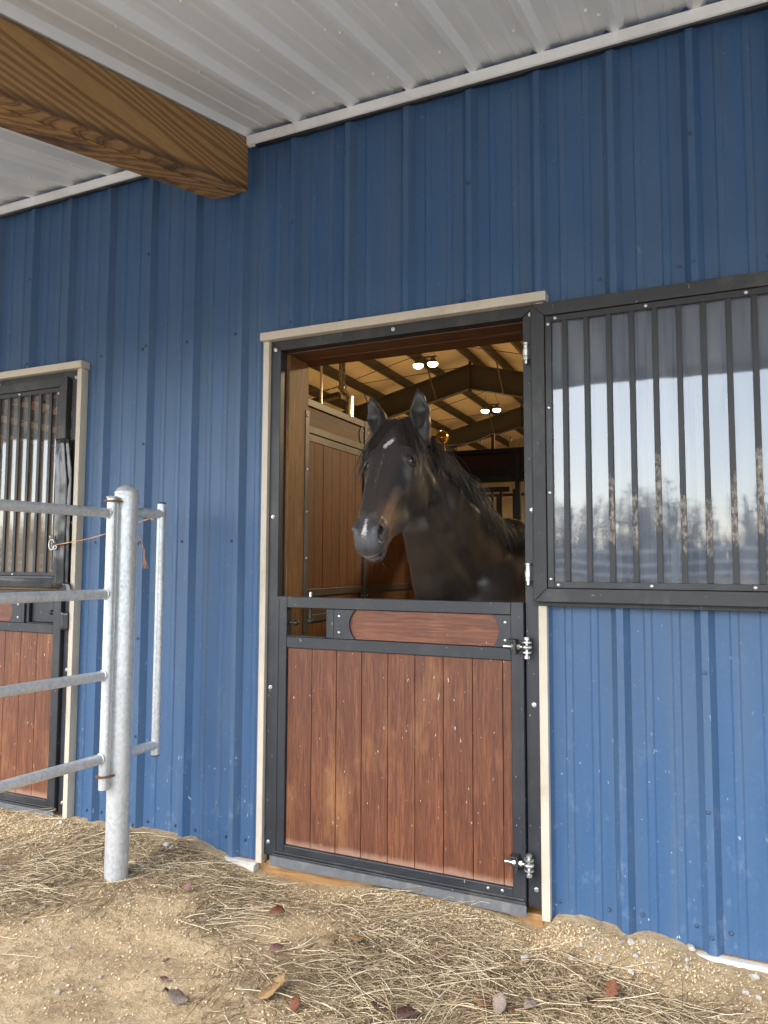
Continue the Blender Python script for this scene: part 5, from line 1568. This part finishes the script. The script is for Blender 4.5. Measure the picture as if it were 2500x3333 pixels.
def scatter_hay(name, count, seg, lmin, lmax, wmin, wmax, lift, tone_mu, label, boost=0.0, area=None):
    vs, fs, tn = [], [], []
    tries = 0
    made = 0
    x0, x1, y0, y1 = area or (-3.1, 1.65, -1.72, -0.085)
    while made < count and tries < count * 12:
        tries += 1
        x, y = R2.uniform(x0, x1), R2.uniform(y0, y1)
        dn = hay_density(x, y) + boost
        if R2.random() > dn: continue
        made += 1
        ln = R2.uniform(lmin, lmax) * (1.0 if R2.random() < 0.8 else 1.5)
        flow = 2.4 * mnoise.noise(Vector((x * 1.6, y * 1.6, 21.0)))
        an = flow + R2.gauss(0, 0.75)
        crv = R2.gauss(0, 0.6)
        w = R2.uniform(wmin, wmax)
        tilt = R2.gauss(0, 0.10)
        hl = R2.random() ** 2 * lift * min(1.4, max(0.15, dn))
        b = len(vs); p = [x, y]
        for i in range(seg + 1):
            f_ = i / seg
            a_ = an + crv * f_
            zz = gz(p[0], p[1]) + 0.0015 + hl * (0.4 + 0.6 * math.sin(f_ * math.pi)) + max(0, tilt) * ln * f_
            dx, dy = -math.sin(a_) * w * 0.5, math.cos(a_) * w * 0.5
            yy = min(p[1], -0.068)
            vs += [(p[0] + dx, min(yy + dy, -0.066), zz), (p[0] - dx, min(yy - dy, -0.066), zz), (p[0], yy, zz + w * 0.7)]
            p[0] += math.cos(a_) * ln / seg; p[1] += math.sin(a_) * ln / seg
        for i in range(seg):
            o = b + 3 * i
            fs += [(o, o + 3, o + 5, o + 2), (o + 2, o + 5, o + 4, o + 1), (o + 1, o + 4, o + 3, o)]
        fs += [(b, b + 2, b + 1), (b + 3 * seg, b + 3 * seg + 1, b + 3 * seg + 2)]
        t = min(1, max(0, R2.gauss(tone_mu, 0.28)))
        tn += [t] * (3 * seg + 2)
    m_ = bpy.data.meshes.new(name); m_.from_pydata(vs, [], fs); m_.update()
    a_ = m_.attributes.new('tone', 'FLOAT', 'FACE'); a_.data.foreach_set('value', tn)
    m_.materials.append(hay_m)
    o = link(bpy.data.objects.new(name, m_))
    return tag(o, label, 'hay', kind='stuff')
scatter_hay('hay_litter', 28000, 2, 0.012, 0.07, 0.0008, 0.0018, 0.009, 0.24, 'matted dark hay trodden into the sandy ground')
scatter_hay('loose_hay', 5600, 4, 0.05, 0.23, 0.0010, 0.0022, 0.022, 0.58, 'loose pale hay stalks strewn over the ground', -0.05)

# --- wood shavings, thickest in front of the half door
t_ = NT('wood_shavings')
at_ = t_.n('Attribute', attribute_name='tone')
shv_m = t_.bsdf(t_.ramp(at_.outputs['Fac'], [(0.0, (0.26, 0.17, 0.085)), (0.5, (0.52, 0.38, 0.21)), (1.0, (0.80, 0.66, 0.42))]), 0.7)
vs, fs, tn = [], [], []
cdoor = [(on_ground(1450, 2900), 0.30, 1.2), (on_ground(1650, 2985), 0.22, 1.4), (on_ground(1150, 2860), 0.2, 0.6), (on_ground(100, 2680), 0.35, 1.2), (on_ground(2000, 3030), 0.4, 0.5), (on_ground(700, 2850), 0.4, 0.35)]
made = 0
while made < 21000:
    x, y = R2.uniform(-3.0, 1.5), R2.uniform(-1.6, -0.075)
    dn = 0.07 + sum(a * math.exp(-((x - c.x) ** 2 + (y - c.y) ** 2) / (r * r)) for c, r, a in cdoor)
    if R2.random() > dn: continue
    made += 1
    an = R2.uniform(0, 6.28); ln, w = R2.uniform(0.003, 0.013), R2.uniform(0.0015, 0.006)
    ca, sa = math.cos(an), math.sin(an); z = gz(x, y) + 0.001
    cu = R2.uniform(0.0, 0.004); tl = R2.gauss(0, 0.25)
    b = len(vs)
    for u, v, h in ((-1, -1, 0), (0, -1, cu), (1, -1, 0), (-1, 1, 0), (0, 1, cu), (1, 1, 0)):
        vs.append((x + (u * ln * ca - v * w * sa) * 0.5, min(y + (u * ln * sa + v * w * ca) * 0.5, -0.068), z + h + abs(tl) * w * (v + 1) * 0.5 + 0.0012))
    vs += [(v_[0], v_[1], v_[2] - 0.0009) for v_ in vs[b:b + 6]]
    fs += [(b, b + 1, b + 4, b + 3), (b + 1, b + 2, b + 5, b + 4), (b + 6, b + 9, b + 10, b + 7), (b + 7, b + 10, b + 11, b + 8), (b, b + 3, b + 9, b + 6), (b + 2, b + 8, b + 11, b + 5)]
    tn += [min(1, max(0, R2.gauss(0.66, 0.25)))] * 6
m_ = bpy.data.meshes.new('wood_shavings'); m_.from_pydata(vs, [], fs); m_.update()
a_ = m_.attributes.new('tone', 'FLOAT', 'FACE'); a_.data.foreach_set('value', tn); m_.materials.append(shv_m)
tag(link(bpy.data.objects.new('wood_shavings', m_)), 'pale wood shavings spilled in front of the stall doors', 'shavings', kind='stuff')

# --- stones
t_ = NT('pale_limestone'); oi = t_.n('ObjectInfo')
sn = t_.noise(t_.coord(), 60, 5, 0.7)
stone_m = t_.bsdf(t_.mix(t_.ramp(sn, [(0.4, 1.0), (0.62, 0.0)]), t_.mix(oi.outputs['Random'], (0.58, 0.56, 0.52), (0.70, 0.66, 0.62)), (0.30, 0.25, 0.19)), 0.85, bump=sn, bstr=0.6, bdist=0.004)
def stone_mesh(seed):
    r = random.Random(seed)
    bm = bmesh.new(); bmesh.ops.create_icosphere(bm, subdivisions=2, radius=1.0)
    pl = [(Vector((r.gauss(0, 1), r.gauss(0, 1), r.gauss(0, 1))).normalized(), r.uniform(0.42, 0.8)) for _ in range(10)]
    for v in bm.verts:
        for nn, d in pl:
            k = v.co.dot(nn)
            if k > d: v.co -= nn * (k - d)
        v.co *= 1 + 0.30 * mnoise.noise(v.co * 1.6 + Vector((seed, 0, 0)))
    m_ = bpy.data.meshes.new('stone'); bm.to_mesh(m_); bm.free(); m_.materials.append(stone_m)
    return m_
ST = [stone_mesh(s) for s in (1, 2, 3, 4, 5)]
A8 = lambda x, y: (1250 + x * .7535, 2550 + y * .7535)
A7 = lambda x, y: (x * .7535, 2550 + y * .7535)
def stone(px, size, label, group=None, flat=0.7):
    p = on_ground(*px)
    o = link(bpy.data.objects.new('stone', R2.choice(ST)))
    o.scale = (size * R2.uniform(.85, 1.2), size * R2.uniform(.7, 1.0), size * flat * R2.uniform(.8, 1.1))
    o.location = p + Vector((0, 0, size * 0.30)); o.rotation_euler = (R2.gauss(0, .2), R2.gauss(0, .2), R2.uniform(0, 6))
    return tag(o, label, 'stone', group)
big = [(A8(611, 755), 0.021, 'largest white stone, lying left of the other stones below the right door post'),
       (A8(1327, 687), 0.019, 'oblong white stone against the blue wall at the right'),
       (A8(1598, 842), 0.023, 'long pale stone near the right edge below the white base trim'),
       (A8(1560, 910), 0.018, 'flat pale stone near the lower right corner'),
       (A8(1068, 820), 0.016, 'rounded white stone lowest in the sandy patch by the right wall'),
       (A8(1070, 690), 0.019, 'white stone leaning under the rib of the blue wall on the right'),
       (A8(925, 755), 0.015, 'white stone in the middle of the sandy patch on the right'),
       (A8(1618, 935), 0.017, 'greyish stone at the right edge of the picture'),
       (A7(718, 270), 0.021, 'pinkish stone close to the blue wall right of the thick pipe post'),
       (A7(265, 172), 0.018, 'white chunk at the foot of the tan trim of the left door')]
for px, s_, lb in big: stone(px, s_, lb)
ORD = ['leftmost', 'second', 'third', 'fourth', 'fifth', 'sixth', 'seventh', 'eighth', 'ninth', 'tenth', 'eleventh', 'twelfth', 'thirteenth', 'fourteenth', 'fifteenth', 'sixteenth']
def ordered(lst, conv, where, group):
    lst = sorted(lst)
    for i, (x, y, s_) in enumerate(lst):
        stone(conv(x, y), s_, '%s small pale stone%s %s' % (ORD[i], '' if i == 0 else ' from the left', where), group)
ordered([(808, 760, .013), (1088, 745, .016), (1123, 688, .013), (895, 668, .012), (853, 695, .013), (1310, 765, .015), (1307, 795, .013), (733, 830, .010), (945, 688, .010), (990, 740, .010), (1168, 798, .010), (1135, 768, .010), (1023, 692, .011), (690, 665, .009)], A8, 'in the sandy patch by the right wall', 'small stones by the right wall')
ordered([(740, 280, .012), (608, 355, .011), (570, 712, .012), (300, 715, .011), (100, 605, .013), (190, 598, .011), (435, 843, .010), (400, 885, .009), (250, 905, .012), (680, 732, .009), (625, 812, .009), (320, 345, .012), (205, 410, .009)], A7, 'on the sand left of the half door', 'small stones on the left sand')
# gravel: crumbs too small to pick apart
vs, fs = [], []
for i in range(9000):
    x, y = R2.uniform(-2.6, 1.5), R2.uniform(-1.6, -0.09)
    dn = 0.06 + max(0, 0.55 - hay_density(x, y))
    if R2.random() > dn: continue
    s_ = R2.uniform(0.0012, 0.0042) * (1.5 if R2.random() < 0.08 else 1); z = gz(x, y) + s_ * 0.3; b = len(vs)
    for d in ((1, 0, 0), (-1, 0, 0), (0, 1, 0), (0, -1, 0), (0, 0, 1), (0, 0, -1)): vs.append(tuple(p + q * s_ * R2.uniform(.6, 1.2) for p, q in zip((x, y, z), d)))
    fs += [(b + i0, b + i1, b + i2) for i0, i1, i2 in ((0, 2, 4), (2, 1, 4), (1, 3, 4), (3, 0, 4), (2, 0, 5), (1, 2, 5), (3, 1, 5), (0, 3, 5))]
m_ = bpy.data.meshes.new('gravel'); m_.from_pydata(vs, [], fs); m_.materials.append(M['ground']); m_.materials.append(stone_m)
m_.polygons.foreach_set('material_index', [1 if (i // 8) % 6 == 0 else 0 for i in range(len(fs))])
tag(link(bpy.data.objects.new('gravel', m_)), 'scattered crumbs of pale gravel on the sandy ground', 'gravel', kind='stuff')

# --- dead leaves
def leaf_mesh(seed, lobes):
    r = random.Random(seed); half = []
    n_ = 14
    for i in range(n_ + 1):
        f_ = i / n_
        w = math.sin(f_ * math.pi) ** 0.8 * 0.34
        if lobes: w *= 0.55 + 0.75 * abs(math.sin(f_ * math.pi * 3.5 + 0.3))
        half.append((f_ - 0.5, w))
    vs, fs = [], []
    for k, side in enumerate((-1, 0, 1)):
        for f_, w in half:
            y = side * w
            vs.append((f_, y, 0.22 * abs(y) * r.uniform(.7, 1.3) + 0.16 * math.sin(f_ * 3 + seed) + 0.05 * mnoise.noise(Vector((f_ * 6, y * 6, seed)))))
    m1 = n_ + 1
    for k in range(2):
        for i in range(n_): fs.append((k * m1 + i, k * m1 + i + 1, (k + 1) * m1 + i + 1, (k + 1) * m1 + i))
    mb = MB(); mb.add(vs, fs); mb.tube([(-0.5, 0, vs[m1][2]), (-0.72, 0.03, vs[m1][2] - 0.02)], 0.012, 5)
    return mb
def leaf_mat(name, a, b):
    t = NT(name); v = t.noise(t.coord((1, 1, 1)), 7, 5, 0.7)
    return t.bsdf(t.mix(v, a, b), 0.6, bump=v, bstr=0.4, bdist=0.05)
LM = {'rust': leaf_mat('rust_brown_leaf', (0.10, 0.030, 0.013), (0.24, 0.085, 0.035)), 'purple': leaf_mat('purplish_leaf', (0.13, 0.060, 0.050), (0.27, 0.14, 0.12)),
      'tan': leaf_mat('tan_oak_leaf', (0.20, 0.11, 0.045), (0.40, 0.25, 0.11)), 'grey': leaf_mat('greyish_leaf', (0.16, 0.115, 0.085), (0.32, 0.25, 0.20)), 'dark': leaf_mat('dark_brown_leaf', (0.040, 0.018, 0.012), (0.10, 0.045, 0.028))}
LEAVES = [(A8(985, 935), .060, 'rust', 1, (0.3, -1.1, 1.2), 'upright rust-brown leaf standing in the hay at the bottom right'),
          (A8(890, 958), .042, 'dark', 0, (0.2, 0.1, 0.6), 'small dark brown leaf just left of the upright rust leaf'),
          (A8(430, 975), .075, 'tan', 1, (0.1, 0.2, 2.6), 'tan lobed leaf in the leaf pile at the bottom centre'),
          (A8(460, 985), .060, 'rust', 1, (-0.4, -0.3, 0.4), 'rust-orange lobed leaf in the leaf pile at the bottom centre'),
          (A8(500, 1000), .065, 'grey', 0, (0.2, -0.8, 1.4), 'greyish curled leaf in the leaf pile at the bottom centre'),
          (A8(545, 995), .040, 'rust', 1, (0.4, 0.0, 2.0), 'small orange-brown leaf right of the leaf pile at the bottom centre'),
          (A8(635, 985), .055, 'grey', 0, (0.3, -0.3, 0.9), 'grey-brown leaf half buried in hay right of the leaf pile'),
          (A8(710, 945), .038, 'purple', 0, (0.6, -0.3, 1.9), 'small pinkish leaf in the hay between the leaf pile and the upright leaf'),
          (A8(245, 757), .055, 'purple', 0, (0.1, 0.1, 0.2), 'purplish flat leaf in the hay below the plank half door'),
          (A8(90, 1022), .070, 'dark', 0, (0.2, 0.2, 0.3), 'dark purple-brown leaf at the very bottom of the picture'),
          (A7(815, 470), .042, 'purple', 0, (0.2, -0.7, 1.5), 'purplish folded leaf in the small sandy hollow right of the pipe post'),
          (A7(1195, 585), .075, 'rust', 0, (0.15, -0.1, 0.25), 'rust-red flat leaf on the hay below the left corner of the half door'),
          (A7(1195, 745), .060, 'purple', 0, (0.1, -0.3, 0.9), 'pinkish leaf sunk in the hay below the rust-red leaf'),
          (A7(715, 790), .040, 'grey', 0, (0.2, 0.4, 2.7), 'pale pinkish-grey leaf on the sand at the bottom left'),
          (A7(765, 955), .075, 'grey', 0, (0.3, 0.3, 0.4), 'curled grey leaf at the lower left of the hay drift'),
          (A7(1160, 930), .085, 'tan', 0, (0.1, -0.2, 0.6), 'long tan leaf lying in the hay at the bottom centre left'),
          (A7(1210, 890), .050, 'tan', 1, (0.2, -0.5, 1.2), 'tan lobed leaf above the long tan leaf'),
          (A7(1275, 990), .050, 'rust', 0, (0.2, -0.6, 1.6), 'reddish leaf standing at the bottom edge left of centre'),
          (A7(720, 925), .035, 'dark', 0, (0.1, 0.2, 1.1), 'small dark leaf above the curled grey leaf'),
          (A7(1545, 692), .045, 'tan', 1, (0.3, -0.2, 0.8), 'small tan leaf in the hay below the middle of the half door'),
          (A7(1640, 985), .060, 'dark', 0, (0.1, 0.0, 0.1), 'dark brown leaf in the hay left of the leaf pile'),
          (A7(710, 865), .032, 'purple', 0, (0.2, 0.3, 0.5), 'tiny mauve leaf above the small dark leaf')]
for i, (px, s_, mt, lob, rot, lb) in enumerate(LEAVES):
    p = on_ground(*px)
    me = leaf_mesh(i + 3, lob).mesh('leaf'); me.materials.append(LM[mt]); shade(me, 60)
    o = link(bpy.data.objects.new('dead_leaf', me))
    o.scale = (s_, s_, s_); o.rotation_euler = rot; o.location = p + Vector((0, 0, 0.012 + 0.3 * s_ * abs(math.sin(rot[1])) + 0.12 * s_))
    o.modifiers.new('thickness', 'SOLIDIFY').thickness = 0.012
    tag(o, lb, 'leaf')

# ------------------------------------------------------------------ what the clear panels mirror: paddock fence and bare wood behind the camera
pf = empty('paddock_fence', (0, -10.5, -0.1), 'pale pipe paddock fence mirrored in the clear panel of the open upper door', 'fence')
for z in (1.60, 1.40, 1.22, 0.85, 0.45): MB().tube([(-40, -10.5, z), (22, -10.5, z)], 0.03, 8).build('rail', M['white_trim'], pf, smooth=50)
for x in np.arange(-40, 22.1, 3.1): MB().tube([(x, -10.5, -0.5), (x, -10.5, 1.72)], 0.05, 10).build('post', M['galv'], pf, smooth=50)
t_ = NT('bare_winter_wood')
at_ = t_.n('Attribute', attribute_name='tone')
wood_m = t_.bsdf(t_.ramp(at_.outputs['Fac'], [(0.0, (0.060, 0.075, 0.055)), (0.5, (0.10, 0.095, 0.085)), (1.0, (0.17, 0.155, 0.14))]), 0.9)
vs, fs, tn = [], [], []
R3 = random.Random(4)
def twig(p, d, r, ln, tone, seg=2):
    b = len(vs); q = Vector(p); d = Vector(d).normalized()
    s1 = d.orthogonal().normalized(); s2 = d.cross(s1)
    for i in range(seg + 1):
        rr = r * (1 - 0.8 * i / seg)
        for k in range(3): vs.append(tuple(q + (s1 * math.cos(k * 2.0944) + s2 * math.sin(k * 2.0944)) * rr))
        q = q + d * ln / seg
    for i in range(seg):
        for k in range(3): fs.append((b + 3 * i + k, b + 3 * i + (k + 1) % 3, b + 3 * i + 3 + (k + 1) % 3, b + 3 * i + 3 + k)); tn.append(tone)
for i in range(620):
    x, y = R3.uniform(-190, 60), R3.uniform(-95, -66)
    h = R3.uniform(6.0, 9.5) * (1.12 if R3.random() < 0.2 else 1)
    dark = R3.random() < 0.10
    twig((x, y, -0.4), (R3.gauss(0, .04), R3.gauss(0, .04), 1), 0.16, h, 0.8)
    for j in range(60):
        f_ = R3.uniform(0.12, 0.98); an = R3.uniform(0, 6.28)
        ln = h * (0.34 * (1 - f_ * 0.75)) * R3.uniform(.5, 1.1)
        twig((x, y, f_ * h - 0.4), (math.cos(an), math.sin(an), R3.uniform(0.1, 1.0) if not dark else R3.uniform(-.25, .2)), 0.10 if dark else 0.05, ln, 0.05 if dark else R3.uniform(.4, 1.0))
for i in range(5200):
    x, y = R3.uniform(-190, 60), R3.uniform(-96, -64)
    an = R3.uniform(0, 6.28)
    twig((x, y, R3.uniform(-0.3, 1.2)), (math.cos(an) * .7, math.sin(an) * .7, 1), 0.12, R3.uniform(1.5, 5.0), R3.uniform(0, 1.0), 1)
m_ = bpy.data.meshes.new('woodland'); m_.from_pydata(vs, [], fs); m_.update()
a_ = m_.attributes.new('tone', 'FLOAT', 'FACE'); a_.data.foreach_set('value', tn); m_.materials.append(wood_m)
tag(link(bpy.data.objects.new('woodland', m_)), 'bare grey wood mirrored along the skyline in the clear door panels', 'wood', kind='stuff')
